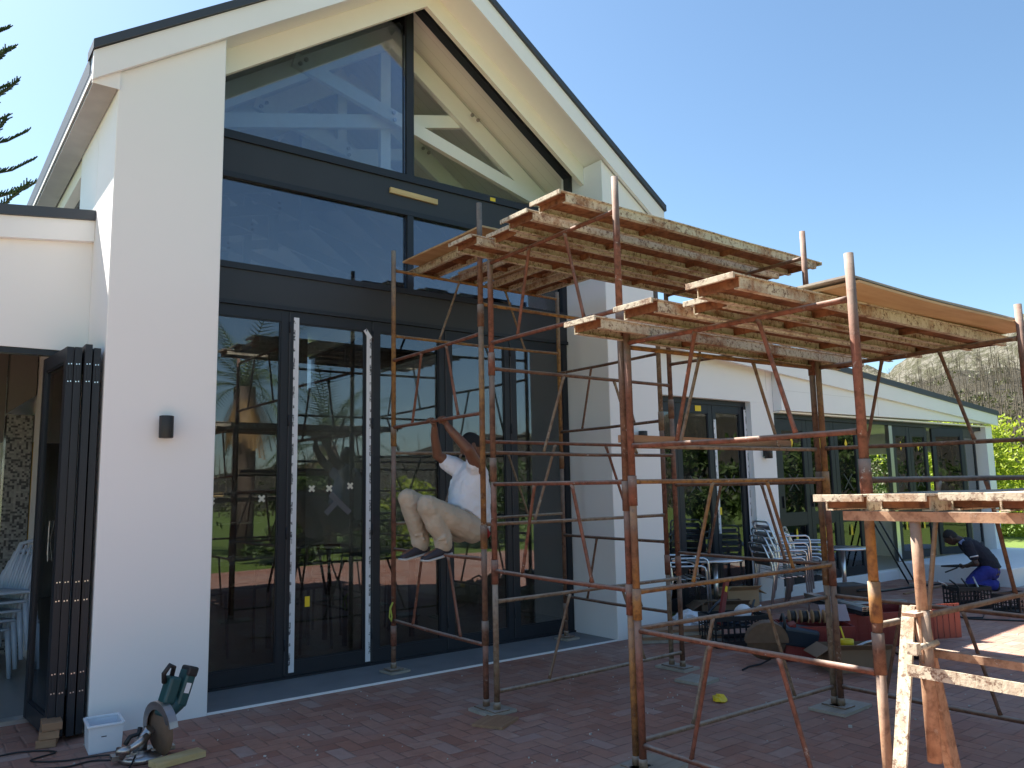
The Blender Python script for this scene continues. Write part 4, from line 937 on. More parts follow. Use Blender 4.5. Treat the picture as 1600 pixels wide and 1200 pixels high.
# ------------------------------------------------------------------ left foreground: drop saw, white bin, timber blocks, cables
t = thing('plastic_bin', (-.75, -1.03, 0), 'white rectangular plastic bin at the foot of the left pillar', 'bin')
mt = Matrix.Translation((-.745, -1.02, 0)) @ Matrix.Rotation(R(-4), 4, 'Z')
b = MB(); x0, x1, y0, y1 = -.105, .095, -.13, .12; f = .93
out4 = [(x0 * f, y0 * f), (x1 * f, y0 * f), (x1 * f, y1 * f), (x0 * f, y1 * f)]; top4 = [(x0, y0), (x1, y0), (x1, y1), (x0, y1)]
inn4 = [(x * .95, y * .95) for x, y in top4]; bot4 = [(x * .93, y * .93) for x, y in out4]
vs = [(x, y, .002) for x, y in out4] + [(x, y, .175) for x, y in top4] + [(x, y, .175) for x, y in inn4] + [(x, y, .012) for x, y in bot4]
b.add(vs, [(3, 2, 1, 0), (12, 13, 14, 15)] + [(i + 4 * l, (i + 1) % 4 + 4 * l, (i + 1) % 4 + 4 * l + 4, i + 4 * l + 4) for l in range(3) for i in range(4)])
b.xf(mt).build('tub', M['bucket'], t, .008)
rim = MB(); 
for i in range(4):
    p, q = V((*top4[i], .170)), V((*top4[(i + 1) % 4], .170)); rim.bar(p * 1.0, q, .018, .016)
rim.xf(mt).build('rim', M['bucket'], t, .004)
MB().box(-.03, .0, y0 * 1.0 + .0035, y0 * 1.0 + .0055, .10, .106).xf(mt).build('emblem', M['panel'], t)
for k in range(3):
    mt = Matrix.Translation((-1.02 + .008 * k, -.70 - .006 * k, 0)) @ Matrix.Rotation(R(-14 + 5 * k), 4, 'Z')
    tag(MB().box(-.058, .058, -.085, .085, .002 + .052 * k, .052 + .052 * k).xf(mt).build('timber_block', M['oldwood'], None, .003), '%s brown timber block of the little stack by the folded doors' % ['lowest', 'middle', 'top'][k], 'timber block', 'brown timber blocks')
tag(MB().bar((-.60, -1.66, .022), (-.30, -1.60, .022), .11, .035).build('offcut', M['pine']), 'pale timber offcut lying in front of the saw', 'offcut')
t = thing('drop_saw', (-.52, -1.45, 0), 'worn drop saw with teal motor and bare round blade on the bricks', 'saw')
mt = Matrix.Translation((-.53, -1.52, .185)) @ Matrix.Rotation(R(14), 4, 'Z') @ Matrix.Rotation(R(-4), 4, 'Y')
MB().lathe([(.01, -.0015), (.155, -.0015), (.155, .0015), (.01, .0015)], (0, 0, 0), 48, 'x').xf(mt).build('blade', M['disc'], t)
g = MB()
def arc(a0, a1, ri, ro, x0, x1, n=14):
    ps = [(math.cos(a0 + (a1 - a0) * k / n), math.sin(a0 + (a1 - a0) * k / n)) for k in range(n + 1)]
    vs = []; 
    for c_, s_ in ps: vs += [(x0, ri * c_, ri * s_), (x1, ri * c_, ri * s_), (x1, ro * c_, ro * s_), (x0, ro * c_, ro * s_)]
    fs = [(0, 1, 2, 3), tuple(4 * n + i for i in (3, 2, 1, 0))] + [(4 * k + i, 4 * k + (i + 1) % 4, 4 * k + 4 + (i + 1) % 4, 4 * k + 4 + i) for k in range(n) for i in range(4)]
    g.add(vs, fs)
arc(R(-10), R(170), .150, .168, -.022, .030); arc(R(-10), R(170), .085, .1495, .022, .029); arc(R(0), R(160), .12, .1495, -.022, -.018)
g.xf(mt).build('blade_guard', M['steel'], t)
MB().lathe([(.02, .035), (.05, .035), (.056, .06), (.056, .16), (.045, .20), (.03, .205)], (0, 0, 0), 20, 'x').xf(mt @ Matrix.Rotation(R(-28), 4, 'Y') @ Matrix.Translation((0, .0, .06))).build('motor', M['teal'], t)
MB().obox((.06, -.02, .22), V((.03, .0, .075)), (0, .045, 0), V((.035, 0, -.014))).xf(mt).build('gear_housing', M['teal'], t, .015)
MB().obox((.155, -.01, .21), V((.045, .0, .105)), (0, .048, 0), V((.034, 0, -.0145))).xf(mt).build('motor_housing', M['teal'], t, .018)
MB().obox((.195, -.015, .30), V((.012, .0, .028)), (0, .049, 0), V((.033, 0, -.014))).xf(mt).build('motor_cap', M['blackplastic'], t, .012)
MB().obox((.155, -.06, .21), V((.012, .0, .028)), (0, .0015, 0), V((.015, 0, -.006))).xf(mt).build('label_plate', M['bucket'], t)
MB().path([mt @ V(p) for p in ((.03, -.01, .27), (.02, -.03, .33), (.05, -.05, .375), (.085, -.03, .35), (.08, .0, .28))], .015, 9).build('handle', M['blackplastic'], t)
MB().path([mt @ V(p) for p in ((-.03, .06, .0), (-.06, .10, -.06), (-.07, .13, -.12))], [.03, .035, .05], 10).build('arm', M['steel'], t)
bs = MB(); bs.lathe([(.13, .004), (.14, .012), (.135, .04), (.06, .045), (.05, .06)], (-.60, -1.42, 0), 24); bs.box(-.78, -.42, -1.46, -1.39, .03, .055)
bs.build('base', M['steel'], t)
MB().path([(-.74, -1.5, .05), (-.72, -1.52, .09), (-.66, -1.55, .13), (-.60, -1.52, .16)], [.018, .02, .025, .02], 10).tube((-.77, -1.52, .10), (-.70, -1.55, .10), .025, n=12).build('clamp', M['steel'], t)
MB().path([(-.71, -1.46, .115), (-.68, -1.44, .15), (-.63, -1.43, .155), (-.62, -1.42, .19)], .014, 8).build('lock_lever', M['blackplastic'], t)
for k, pts in enumerate((((-.62, -1.42, .03), (-.74, -1.35, .008), (-.86, -1.28, .008), (-1.0, -1.30, .008), (-1.25, -1.2, .008), (-1.6, -1.3, .008)),
        ((-.66, -1.50, .05), (-.72, -1.6, .008), (-.80, -1.66, .008), (-1.0, -1.52, .009), (-1.2, -1.42, .009), (-1.5, -1.5, .009)),
        ((-.60, -1.36, .01), (-.80, -1.22, .012), (-1.0, -1.16, .008), (-1.15, -1.02, .008), (-1.0, -.93, .008), (-1.2, -.78, .008), (-1.5, -.85, .008)))):
    P_ = [V(p) for p in pts]; Q = []
    for i in range(len(P_) - 1):
        a, b_, c, d = P_[max(0, i - 1)], P_[i], P_[i + 1], P_[min(len(P_) - 1, i + 2)]
        for j in range(6):
            u = j / 6; Q.append(.5 * ((2 * b_) + (c - a) * u + (2 * a - 5 * b_ + 4 * c - d) * u * u + (3 * b_ - a - 3 * c + d) * u ** 3))
    Q.append(P_[-1])
    tag(MB().path(Q, .0055, 7).build('cable', M['cable']), ['black cable running left from the base of the drop saw', 'black cable nearest the camera left of the drop saw', 'black cable looping past the timber blocks'][k], 'cable')

# white chairs stacked inside the left wing
def mono(label):
    t = thing('plastic_chair', (0, 0, 0), label, 'chair', 'pale plastic chairs stacked indoors')
    for x, y in ((.20, .22), (.20, -.22), (-.22, .19), (-.22, -.19)): MB().path([(x * 1.12, y * 1.1, 0), (x, y, .42)], [.018, .026], 8).build('leg', M['paleblue'], t)
    MB().obox((0, 0, .435), (.225, 0, .008), (0, .225, 0), (0, 0, .012)).build('seat', M['paleblue'], t, .01)
    b = MB()
    for k in range(5): b.path([(-.20, -.16 + .08 * k, .44), (-.25, -.16 + .08 * k, .62), (-.31, -.14 + .07 * k, .82)], .014, 8)
    b.path([(-.21, -.2, .44), (-.27, -.21, .66), (-.32, -.17, .83), (-.325, 0, .86), (-.32, .17, .83), (-.27, .21, .66), (-.21, .2, .44)], .018, 8)
    b.build('backrest', M['paleblue'], t)
    return t
mc = mono('x')
for i in range(5):
    c = mc if i == 0 else copy_thing(mc)
    c.location = (-1.33 + .035 * i, 1.75 - .06 * i, .02 + .085 * i); c.rotation_euler = (0, 0, R(205))
    c['label'] = '%s pale blue plastic chair of the stack inside the left doorway' % ['lowest', 'second', 'third', 'fourth', 'top'][i]
# bar stools and tables glimpsed in the dark hall
def stool(x, y, rz, lb):
    t = thing('bar_chair', (x, y, .012), lb, 'chair', 'dark chairs inside the hall')
    mt = Matrix.Translation((x, y, .012)) @ Matrix.Rotation(rz, 4, 'Z')
    for sx in (-1, 1):
        for sy in (-1, 1): MB().path([(sx * .20, sy * .19, 0), (sx * .17, sy * .17, .62)], .014, 7).xf(mt).build('leg', M['panel'], t)
    MB().box(-.19, .19, -.19, .19, .62, .65).xf(mt).build('seat', M['panel'], t, .01)
    MB().path([(-.18, -.17, .64), (-.22, -.17, 1.0), (-.22, .17, 1.0), (-.18, .17, .64)], .014, 7).path([(-.2, -.17, .82), (-.2, .17, .82)], .012, 7).xf(mt).build('backrest', M['panel'], t)
k = 0
for x, y, a in ((.5, 1.3, .3), (1.15, 1.6, 2.0), (1.5, 1.1, 3.4), (2.1, 1.9, 1.0), (2.8, 1.5, 4.0)):
    stool(x, y, a, ['dark chair just behind the leftmost glass door', 'dark chair behind the second glass door, back towards the right', 'dark chair behind the second taped stile', 'dark chair behind the third glass door', 'dark chair behind the fourth glass door'][k]); k += 1
for x, y, lb in ((.85, 1.2, 'high dark table behind the two left glass doors'), (2.3, 1.25, 'high dark table behind the middle glass doors')):
    t = thing('bar_table', (x, y, .012), lb, 'table', 'dark tables inside the hall')
    MB().box(x - .45, x + .45, y - .3, y + .3, .93, .97).build('tabletop', M['white'], t, .004)
    for sx in (-1, 1):
        for sy in (-1, 1): MB().box(x + sx * .4 - .02, x + sx * .4 + .02, y + sy * .25 - .02, y + sy * .25 + .02, .012, .93).build('leg', M['panel'], t)

# ------------------------------------------------------------------ people
def loft(mb, secs, n=20, power=2.0):
    """closed tube through elliptical sections (centre, half-axis a, half-axis b)"""
    vs = []; m = len(secs)
    for c, a, b_ in secs:
        c, a, b_ = V(c), V(a), V(b_)
        for k in range(n):
            t = 2 * math.pi * k / n; cx, sx = math.cos(t), math.sin(t)
            e = 2.0 / power; vs.append(c + a * math.copysign(abs(cx) ** e, cx) + b_ * math.copysign(abs(sx) ** e, sx))
    fs = [(i * n + k, i * n + (k + 1) % n, (i + 1) * n + (k + 1) % n, (i + 1) * n + k) for i in range(m - 1) for k in range(n)]
    fs += [tuple(range(n - 1, -1, -1)), tuple((m - 1) * n + k for k in range(n))]
    return mb.add(vs, fs, True)
def ball(mb, c, r):
    rx = r if isinstance(r, (int, float)) else None
    prof = [(math.sin(math.pi * k / 8), -math.cos(math.pi * k / 8)) for k in range(9)]
    c = V(c); vs = [c]; n = 12; rr = (r, r, r) if rx else r
    vs = [V((c.x + rr[0] * a * math.cos(2 * math.pi * k / n), c.y + rr[1] * a * math.sin(2 * math.pi * k / n), c.z + rr[2] * h)) for a, h in prof[1:-1] for k in range(n)]
    m = 7; top = len(vs); vs += [V((c.x, c.y, c.z + rr[2])), V((c.x, c.y, c.z - rr[2]))]
    fs = [(i * n + k, i * n + (k + 1) % n, (i + 1) * n + (k + 1) % n, (i + 1) * n + k) for i in range(m - 1) for k in range(n)]
    fs += [((m - 1) * n + k, (m - 1) * n + (k + 1) % n, top) for k in range(n)] + [(n - 1 - k, (n - 2 - k) % n, top + 1) for k in range(n)]
    return mb.add(vs, fs, True)
def limb(mb, pts, rs, n=12):
    """tapered limb with rounded ends, smoothly bent"""
    mb.path(pts, rs, n); ball(mb, pts[0], rs[0]); ball(mb, pts[-1], rs[-1])
    for p, r in zip(pts[1:-1], rs[1:-1]): ball(mb, p, r * 1.01)
    return mb
def head(mb, c, fw, up, s=1.0):
    """head with brow, eye sockets, nose, mouth, chin and ears; fw and up give its pose"""
    fw = V(fw).normalized(); up = V(up); up = (up - fw * up.dot(fw)).normalized(); lf = up.cross(fw)
    nu, nv = 28, 20; vs = []; g = lambda x, m, w_: math.exp(-((x - m) / w_) ** 2)
    for i in range(1, nv):
        ph = math.pi * i / nv; z = math.cos(ph); rr = math.sin(ph)
        for k in range(nu):
            th = 2 * math.pi * k / nu; x, y = rr * math.cos(th), rr * math.sin(th)
            X, Y, Z = x * .096, y * .074, z * .118
            if Z < 0: Y *= 1 - .28 * (-z) ** 1.5; X *= 1 - .10 * (-z) if x > 0 else 1 - .25 * (-z)
            if x > 0:
                f = x ** 3
                X += f * (.024 * g(Y, 0, .014) * g(Z, -.020, .022) - .012 * (g(Y, .030, .016) + g(Y, -.030, .016)) * g(Z, .012, .014)
                          + .006 * g(Z, .034, .012) + .008 * g(Y, 0, .028) * g(Z, -.062, .010) - .004 * g(Y, 0, .02) * g(Z, -.055, .004) + .012 * g(Z, -.098, .018) * g(Y, 0, .03))
            vs.append(V(c) + (fw * X + lf * Y + up * Z) * s)
    top = len(vs); vs += [V(c) + up * .118 * s, V(c) - up * .118 * s]
    fs = [(i * nu + k, i * nu + (k + 1) % nu, (i + 1) * nu + (k + 1) % nu, (i + 1) * nu + k) for i in range(nv - 2) for k in range(nu)]
    fs += [((k + 1) % nu, k, top) for k in range(nu)] + [((nv - 2) * nu + k, (nv - 2) * nu + (k + 1) % nu, top + 1) for k in range(nu)]
    mb.add(vs, fs, True)
    for sg in (-1, 1):
        e = V(c) + (lf * .076 * sg - fw * .008 - up * .008) * s
        loft(mb, [(e - up * .030 * s, fw * .010 * s, lf * .008 * s), (e, fw * .018 * s, lf * .011 * s), (e + up * .028 * s, fw * .017 * s, lf * .011 * s), (e + up * .036 * s, fw * .008 * s, lf * .006 * s)], 10)
def hair_cap(c, fw, up, s=1.0):
    fw = V(fw).normalized(); up = V(up); up = (up - fw * up.dot(fw)).normalized(); lf = up.cross(fw); mb = MB(); r_ = random.Random(3)
    nu, nv = 36, 14; vs = []
    for i in range(nv):
        f = i / (nv - 1)
        for k in range(nu):
            th = 2 * math.pi * k / nu; low = 1.15 + .75 * (.5 - .5 * math.cos(th)) ** .8; ph = .05 + (low - .05) * f
            j = 1.035 + (.02 * r_.random() if i < nv - 1 else -.03)
            vs.append(V(c) + (fw * .097 * math.sin(ph) * math.cos(th) + lf * .0765 * math.sin(ph) * math.sin(th) * (1.0) + up * .119 * math.cos(ph)) * j * s)
    fs = [(i * nu + k, i * nu + (k + 1) % nu, (i + 1) * nu + (k + 1) % nu, (i + 1) * nu + k) for i in range(nv - 1) for k in range(nu)] + [tuple(range(nu - 1, -1, -1))]
    return mb.add(vs, fs, True)
def grip_hand(mb, C, axis, u, v, wrist, R0, s=1.0, thumb=1):
    """hand closed round a bar: C on the bar's axis, u towards the palm, v towards the knuckles, fingers side by side along axis"""
    C, axis, u, v, wrist = V(C), V(axis).normalized(), V(u).normalized(), V(v).normalized(), V(wrist)
    P = lambda ph, rad, o: C + axis * o + (u * math.cos(R(ph)) + v * math.sin(R(ph))) * rad
    for k, (o, ln, rf) in enumerate(((-.031, .90, .0085), (-.0105, 1.0, .0092), (.0105, .96, .0088), (.030, .78, .0076))):
        rad = R0 + rf * .9; mc_ = P(22, rad + .004, o * s)
        seq = [mc_, P(62, rad + .003, o * s), P(62 + 48 * ln, rad + .002, o * s), P(62 + 98 * ln, rad + .001, o * s), P(62 + 135 * ln, rad, o * s)]
        limb(mb, seq, [rf * 1.15, rf * 1.08, rf, rf * .95, rf * .85], 10)
        limb(mb, [wrist + (mc_ - wrist) * .12 + axis * o * .25, mc_], [.015 * s, rf * 1.35], 10)
    pb = wrist + (P(10, R0 + .01, 0) - wrist) * .35 + axis * (-.022 * thumb)
    limb(mb, [pb, P(-25, R0 + .012, -.040 * thumb), P(-75, R0 + .008, -.034 * thumb), P(-125, R0 + .007, -.018 * thumb)], [.014, .0115, .0095, .008], 10)
def body(name, mb, m, parent, vox=.006, it=6):
    o = mb.build(name, m, parent)
    r_ = o.modifiers.new('remesh', 'REMESH'); r_.mode = 'VOXEL'; r_.voxel_size = vox; r_.use_smooth_shade = True
    s_ = o.modifiers.new('smooth', 'SMOOTH'); s_.iterations = it; s_.factor = .5
    if name in ('shirt', 'trousers'):
        d_ = o.modifiers.new('folds', 'DISPLACE'); d_.texture = FOLD; d_.strength = .030; d_.mid_level = .5; d_.texture_coords = 'LOCAL'
    return o

# --- the man hanging from the rail inside the first bay, facing left (towards -X)
man = thing('person', (1.9, -1.2, 1.10), 'man in white T-shirt and beige trousers crouching on a scaffold rail', 'person')
lat = V((0, -1, 0))
b = MB()
loft(b, [((1.93, -1.21, 1.19), (.09, 0, -.03), (0, .12, 0)), ((1.96, -1.21, 1.30), (.12, 0, -.05), (0, .155, 0)), ((2.00, -1.21, 1.43), (.115, 0, -.03), (0, .145, 0)), ((2.01, -1.21, 1.60), (.12, 0, 0), (0, .165, 0)),
         ((2.02, -1.20, 1.74), (.10, 0, .02), (0, .18, 0)), ((2.03, -1.20, 1.82), (.06, 0, .01), (0, .12, 0)), ((2.035, -1.20, 1.86), (.045, 0, 0), (0, .05, 0))])
limb(b, [(2.04, -1.20, 1.80), (2.02, -1.21, 1.93)], [.062, .056])
HC = V((2.02, -1.215, 1.975)); FW = V((-.86, .42, -.28)); UP = V((-.22, .06, 1))
head(b, HC, FW, UP)
limb(b, [(1.99, -1.36, 1.775), (1.83, -1.44, 1.935), (1.715, -1.385, 2.075), (1.692, -1.345, 2.13)], [.060, .047, .036, .029])
limb(b, [(1.97, -1.04, 1.795), (1.795, -1.02, 1.905), (1.725, -1.085, 2.06), (1.70, -1.125, 2.13)], [.058, .046, .035, .028])
grip_hand(b, (1.655, -1.315, 2.185), (-.04, -1, 0), (.95, 0, -.3), (.3, 0, .95), (1.695, -1.345, 2.125), .0145)
grip_hand(b, (1.655, -1.140, 2.185), (-.04, -1, 0), (.95, 0, -.3), (.3, 0, .95), (1.70, -1.13, 2.125), .0145, thumb=-1)
for y0, y1, y2, kx, kz, ax in ((-1.30, -1.325, -1.32, 1.50, 1.485, 1.635), (-1.12, -1.10, -1.07, 1.455, 1.545, 1.575)):
    limb(b, [(1.93, y0, 1.275), (kx, y1, kz), (ax, y2, 1.165)], [.085, .055, .038])
    limb(b, [(ax + .01, y2, 1.15), (ax - .02, y2, 1.115), (ax - .14, y2, 1.085)], [.036, .034, .022])
body('body', b, 'skin', man, .005, 4)
hair_cap(HC, FW, UP).build('hair', M['hair'], man)
sh = MB()
loft(sh, [((1.985, -1.205, 1.355), (.185, 0, -.135), (0, .180, 0)), ((1.995, -1.205, 1.42), (.175, 0, -.105), (0, .185, 0)), ((2.005, -1.205, 1.52), (.172, 0, -.06), (0, .185, 0)), ((2.01, -1.205, 1.64), (.155, 0, -.02), (0, .19, 0)),
          ((2.015, -1.20, 1.745), (.128, 0, .01), (0, .195, 0)), ((2.03, -1.20, 1.82), (.088, 0, .015), (0, .145, 0)), ((2.045, -1.20, 1.858), (.058, 0, .008), (0, .072, 0))], 26)
limb(sh, [(2.01, -1.30, 1.755), (1.945, -1.365, 1.815)], [.088, .074]); limb(sh, [(1.99, -1.10, 1.77), (1.885, -1.04, 1.84)], [.085, .072])
rr = random.Random(5)
for k in range(9):                              # hanging folds
    a = rr.uniform(-2.7, 2.7); y = -1.205 + .165 * math.sin(a); x = 2.0 + .15 * math.cos(a)
    limb(sh, [(x, y, 1.68), (x + .012 * math.cos(a), y + .01, 1.52), (x + .022 * math.cos(a + .2) , y, 1.36 - .10 * math.cos(a))], [.014, .021, .018], 8)
body('shirt', sh, 'shirt', man, .007, 5)
tr = MB()
loft(tr, [((1.90, -1.21, 1.205), (.06, 0, -.02), (0, .09, 0)), ((1.935, -1.21, 1.235), (.115, 0, -.05), (0, .155, 0)), ((1.975, -1.21, 1.31), (.145, 0, -.08), (0, .170, 0)), ((2.0, -1.21, 1.40), (.135, 0, -.10), (0, .158, 0))], 22)
ball(tr, (2.0, -1.27, 1.265), (.115, .10, .10)); ball(tr, (2.0, -1.14, 1.265), (.115, .10, .10))
for y0, y1, y2, kx, kz, ax in ((-1.295, -1.325, -1.32, 1.50, 1.485, 1.650), (-1.12, -1.10, -1.07, 1.455, 1.545, 1.585)):
    ym = (y0 + y1) / 2
    limb(tr, [(1.945, y0, 1.275), (1.72, ym, 1.385), (kx + .02, y1, kz - .01)], [.122, .105, .083], 16)
    limb(tr, [(kx, y1, kz), ((kx + ax) / 2 + .01, (y1 + y2) / 2, (kz + 1.15) / 2), (ax, y2, 1.225), (ax + .005, y2, 1.165)], [.083, .081, .076, .072], 16)
    for q in range(5):                          # creases behind the knee and slack at the cuff
        f = (.10, .22, .55, .80, .93)[q]; p = V((kx, y1, kz)).lerp(V((ax, y2, 1.17)), f); w2 = .072 + .006 * rr.random(); tl = rr.uniform(-.05, .05)
        limb(tr, [p + V((-w2 * .8, -.045, .015 + tl)), p + V((.0, -w2, tl * .2)), p + V((w2 * .97, -.02, -.02 - tl))], [.006, .012 + .006 * (q > 2), .010], 8)
    for q in range(3):
        p = V((kx + .14 + .11 * q, ym, kz - .06 - .05 * q)); tl = rr.uniform(-.04, .04); limb(tr, [p + V((-.05 + tl, -.04, .085)), p + V((.0, -.098, .0)), p + V((.06 - tl, -.06, -.085))], [.006, .012, .006], 8)
body('trousers', tr, 'trouser', man, .007, 4)
wb = MB(); loft(wb, [((2.045, -1.215, 1.262), (.095, 0, -.085), (0, .150, 0)), ((2.06, -1.215, 1.285), (.098, 0, -.09), (0, .152, 0))], 22); wb.build('underwear_band', M['redcloth'], man)
for y2, ax in ((-1.32, 1.645), (-1.07, 1.585)):
    s_ = MB(); loft(s_, [((ax + .085, y2, 1.120), (.0, 0, .022), (0, .026, 0)), ((ax + .06, y2, 1.128), (.0, 0, .040), (0, .040, 0)), ((ax, y2, 1.122), (0, 0, .048), (0, .043, 0)), ((ax - .07, y2, 1.098), (0, 0, .036), (0, .046, 0)), ((ax - .14, y2, 1.076), (0, 0, .026), (0, .045, 0)), ((ax - .185, y2, 1.062), (0, 0, .014), (0, .030, 0))], 16)
    so_ = s_.build('shoe', M['shoe'], man)
    s2 = MB(); loft(s2, [((ax + .088, y2, 1.090), (.0, 0, .010), (0, .026, 0)), ((ax + .06, y2, 1.084), (.0, 0, .011), (0, .043, 0)), ((ax - .07, y2, 1.060), (0, 0, .011), (0, .050, 0)), ((ax - .15, y2, 1.046), (0, 0, .010), (0, .046, 0)), ((ax - .192, y2, 1.050), (0, 0, .008), (0, .030, 0))], 16, 3.0)
    s2.build('sole', M['sole'], so_)

# --- the second man kneeling by the terrace, bent over his work
base2 = V((10.9, -1.6, 0)); lf2 = V((-.37, .93, 0)); sd2 = V((.93, .37, 0))
q = lambda s, z, d=0.0: base2 + lf2 * s + sd2 * d + V((0, 0, z))
man2 = thing('person', tuple(base2), 'man in navy shirt and royal blue trousers kneeling by the terrace', 'person')
b = MB()
loft(b, [(q(-.06, .22), lf2 * .09, sd2 * .12), (q(-.05, .34), lf2 * .11, sd2 * .16), (q(.04, .47), lf2 * .11 - V((0, 0, .04)), sd2 * .15), (q(.17, .60), lf2 * .10 - V((0, 0, .07)), sd2 * .17), (q(.26, .68), lf2 * .07 - V((0, 0, .06)), sd2 * .17), (q(.31, .715), lf2 * .04 - V((0, 0, .03)), sd2 * .06)])
limb(b, [q(.28, .70), q(.38, .745)], [.058, .052]); H2 = q(.44, .75); F2 = lf2 * .9 + V((0, 0, -.45)); U2 = V((0, 0, 1)) + lf2 * .5
head(b, H2, F2, U2)
for d, hs in ((-.19, .33), (.19, .30)):
    limb(b, [q(.22, .65, d), q(.13, .40, d * 1.2), q(hs - .07, .345, d * .45)], [.055, .042, .030])
grip_hand(b, q(.33, .335, -.06), sd2, V((0, 0, -1)) * .3 - lf2, V((0, 0, 1)), q(.26, .345, -.085), .014)
grip_hand(b, q(.34, .335, .06), sd2, V((0, 0, -1)) * .3 - lf2, V((0, 0, 1)), q(.24, .345, .085), .014, thumb=-1)
for d in (-.11, .11):
    limb(b, [q(-.02, .27, d), q(.22, .08, d * 1.5)], [.085, .055]); limb(b, [q(.22, .07, d * 1.5), q(-.08, .075, d * 1.3)], [.052, .038])
    limb(b, [q(-.08, .07, d * 1.3), q(-.10, .03, d * 1.3)], [.036, .025])
body('body', b, 'darkskin', man2, .007, 4)
hair_cap(H2, F2, U2).build('hair', M['hair'], man2)
sh = MB()
loft(sh, [(q(-.045, .33), lf2 * .145, sd2 * .185), (q(.03, .45), lf2 * .14 - V((0, 0, .05)), sd2 * .185), (q(.15, .585), lf2 * .125 - V((0, 0, .085)), sd2 * .195), (q(.25, .675), lf2 * .085 - V((0, 0, .07)), sd2 * .185), (q(.305, .715), lf2 * .05 - V((0, 0, .045)), sd2 * .075)], 22)
for d in (-.19, .19): limb(sh, [q(.22, .65, d * .9), q(.155, .49, d * 1.15)], [.082, .066])
body('shirt', sh, 'navy', man2, .009, 5)
tr = MB(); loft(tr, [(q(-.02, .17), lf2 * .08, sd2 * .11), (q(-.02, .26), lf2 * .135, sd2 * .18), (q(-.03, .37), lf2 * .13, sd2 * .175)], 20); ball(tr, q(-.055, .27), (.115, .115, .115))
for d in (-.11, .11):
    limb(tr, [q(-.01, .28, d), q(.11, .20, d * 1.2), q(.22, .095, d * 1.5)], [.112, .10, .080], 14); limb(tr, [q(.21, .085, d * 1.5), q(-.06, .085, d * 1.3)], [.078, .072], 14)
body('trousers', tr, 'bluecloth', man2, .009, 4)
for d in (-.11, .11):
    s_ = MB(); loft(s_, [(q(-.03, .035, d * 1.3), V((0, 0, .028)), sd2 * .038), (q(-.10, .05, d * 1.3), V((0, 0, .045)), sd2 * .044), (q(-.14, .06, d * 1.3), V((0, 0, .028)), sd2 * .035)], 12); s_.build('shoe', M['blackplastic'], man2)
cl_ = MB(); cl_.obox(q(.285, .70, -.13), lf2 * .03 + V((0, 0, -.025)), sd2 * .05, V((0, 0, .018)) + lf2 * .018); cl_.build('shoulder_patch', mat('pale_blue_print', (.20, .26, .45), .9), man2)
cl2 = MB(); limb(cl2, [q(.195, .49, -.275), q(.10, .515, -.29)], [.009, .009], 8); cl2.build('sleeve_stripe', M['bucket'], man2)
hm = thing('long_chisel', tuple(q(.4, .33)), 'black bar held in both hands by the kneeling man', 'tool')
MB().path([q(.10, .345, -.02), q(.40, .335, -.01), q(.60, .325, -.0)], [.012, .022, .012], 8).build('bar', M['blackplastic'], hm)
MB().path([q(.38, .315, -.05), q(.55, .24, -.07)], [.010, .010], 8).build('handle', M['blackplastic'], hm)

# ------------------------------------------------------------------ trees and hills
def leaf_quads(mb, p, n, rad, size, r_, flat=.6, up=.25):
    for _ in range(n):
        d = V((r_.gauss(0, 1), r_.gauss(0, 1), r_.gauss(0, 1) * flat)); c = V(p) + d * rad * .5
        nrm = V((r_.gauss(0, 1), r_.gauss(0, 1), r_.gauss(0, 1) + up)).normalized(); t = nrm.orthogonal().normalized(); t = (Matrix.Rotation(r_.uniform(0, 6.28), 3, nrm) @ t); b_ = nrm.cross(t); s = size * r_.uniform(.6, 1.3)
        mb.add([c - t * s, c - b_ * s * .42 + nrm * s * .08, c + t * s, c + b_ * s * .42 + nrm * s * .08], [(0, 1, 2, 3)])
def tree(x, y, z, h, cr, label, m, seed, cat='tree', group=None, clumps=60, leaves=90, size=.10, trunk=.14, cb=.30, squash=.9, name='leafy_tree'):
    t = thing(name, (x, y, z), label, cat, group); r_ = random.Random(seed); tb = MB(); cr_ = MB()
    top = V((x, y, z + h * .75)); pts = [V((x, y, z - .3)), V((x + .08 * cr * r_.uniform(-1, 1), y, z + h * .25)), V((x + .12 * cr * r_.uniform(-1, 1), y + .1 * cr * r_.uniform(-1, 1), z + h * .5)), top]
    tb.path(pts, [trunk, trunk * .8, trunk * .55, trunk * .2], 9)
    cz = z + h * (cb + (1 - cb) / 2); hz = h * (1 - cb) / 2
    lobes = [(V((r_.uniform(-.5, .5), r_.uniform(-.5, .5), r_.uniform(-.55, .75))), r_.uniform(.38, .6)) for _ in range(8)]
    for k in range(clumps):
        lo, lr = r_.choice(lobes); d = V((r_.gauss(0, 1), r_.gauss(0, 1), r_.gauss(0, 1))).normalized() * lr * r_.uniform(.5, 1.05)
        c = V((x + (lo.x + d.x) * cr, y + (lo.y + d.y) * cr, cz + (lo.z + d.z) * hz * squash))
        if k < 16:
            a = pts[1].lerp(pts[3], r_.uniform(.1, .9)); mid = a.lerp(c, .5) + V((0, 0, .06 * h)); tb.path([a, mid, c], [trunk * .28, trunk * .16, trunk * .05], 6)
        leaf_quads(cr_, c, leaves, cr * .22, size, r_)
    tb.build('trunk', M['bark'], t); cr_.build('crown', M[m], t); return t
tree(23.3, 3.9, -1.0, 4.6, 2.6, 'bright yellow green tree at the right edge, lit by the sun', 'leaf_bright', 11, clumps=110, leaves=90, size=.085, cb=.12, group=None)
tree(27.0, 2.2, -1.2, 3.4, 2.2, 'low bright green bush behind the trestle at the right edge', 'leaf_bright', 12, clumps=70, leaves=80, size=.085, cb=.05)
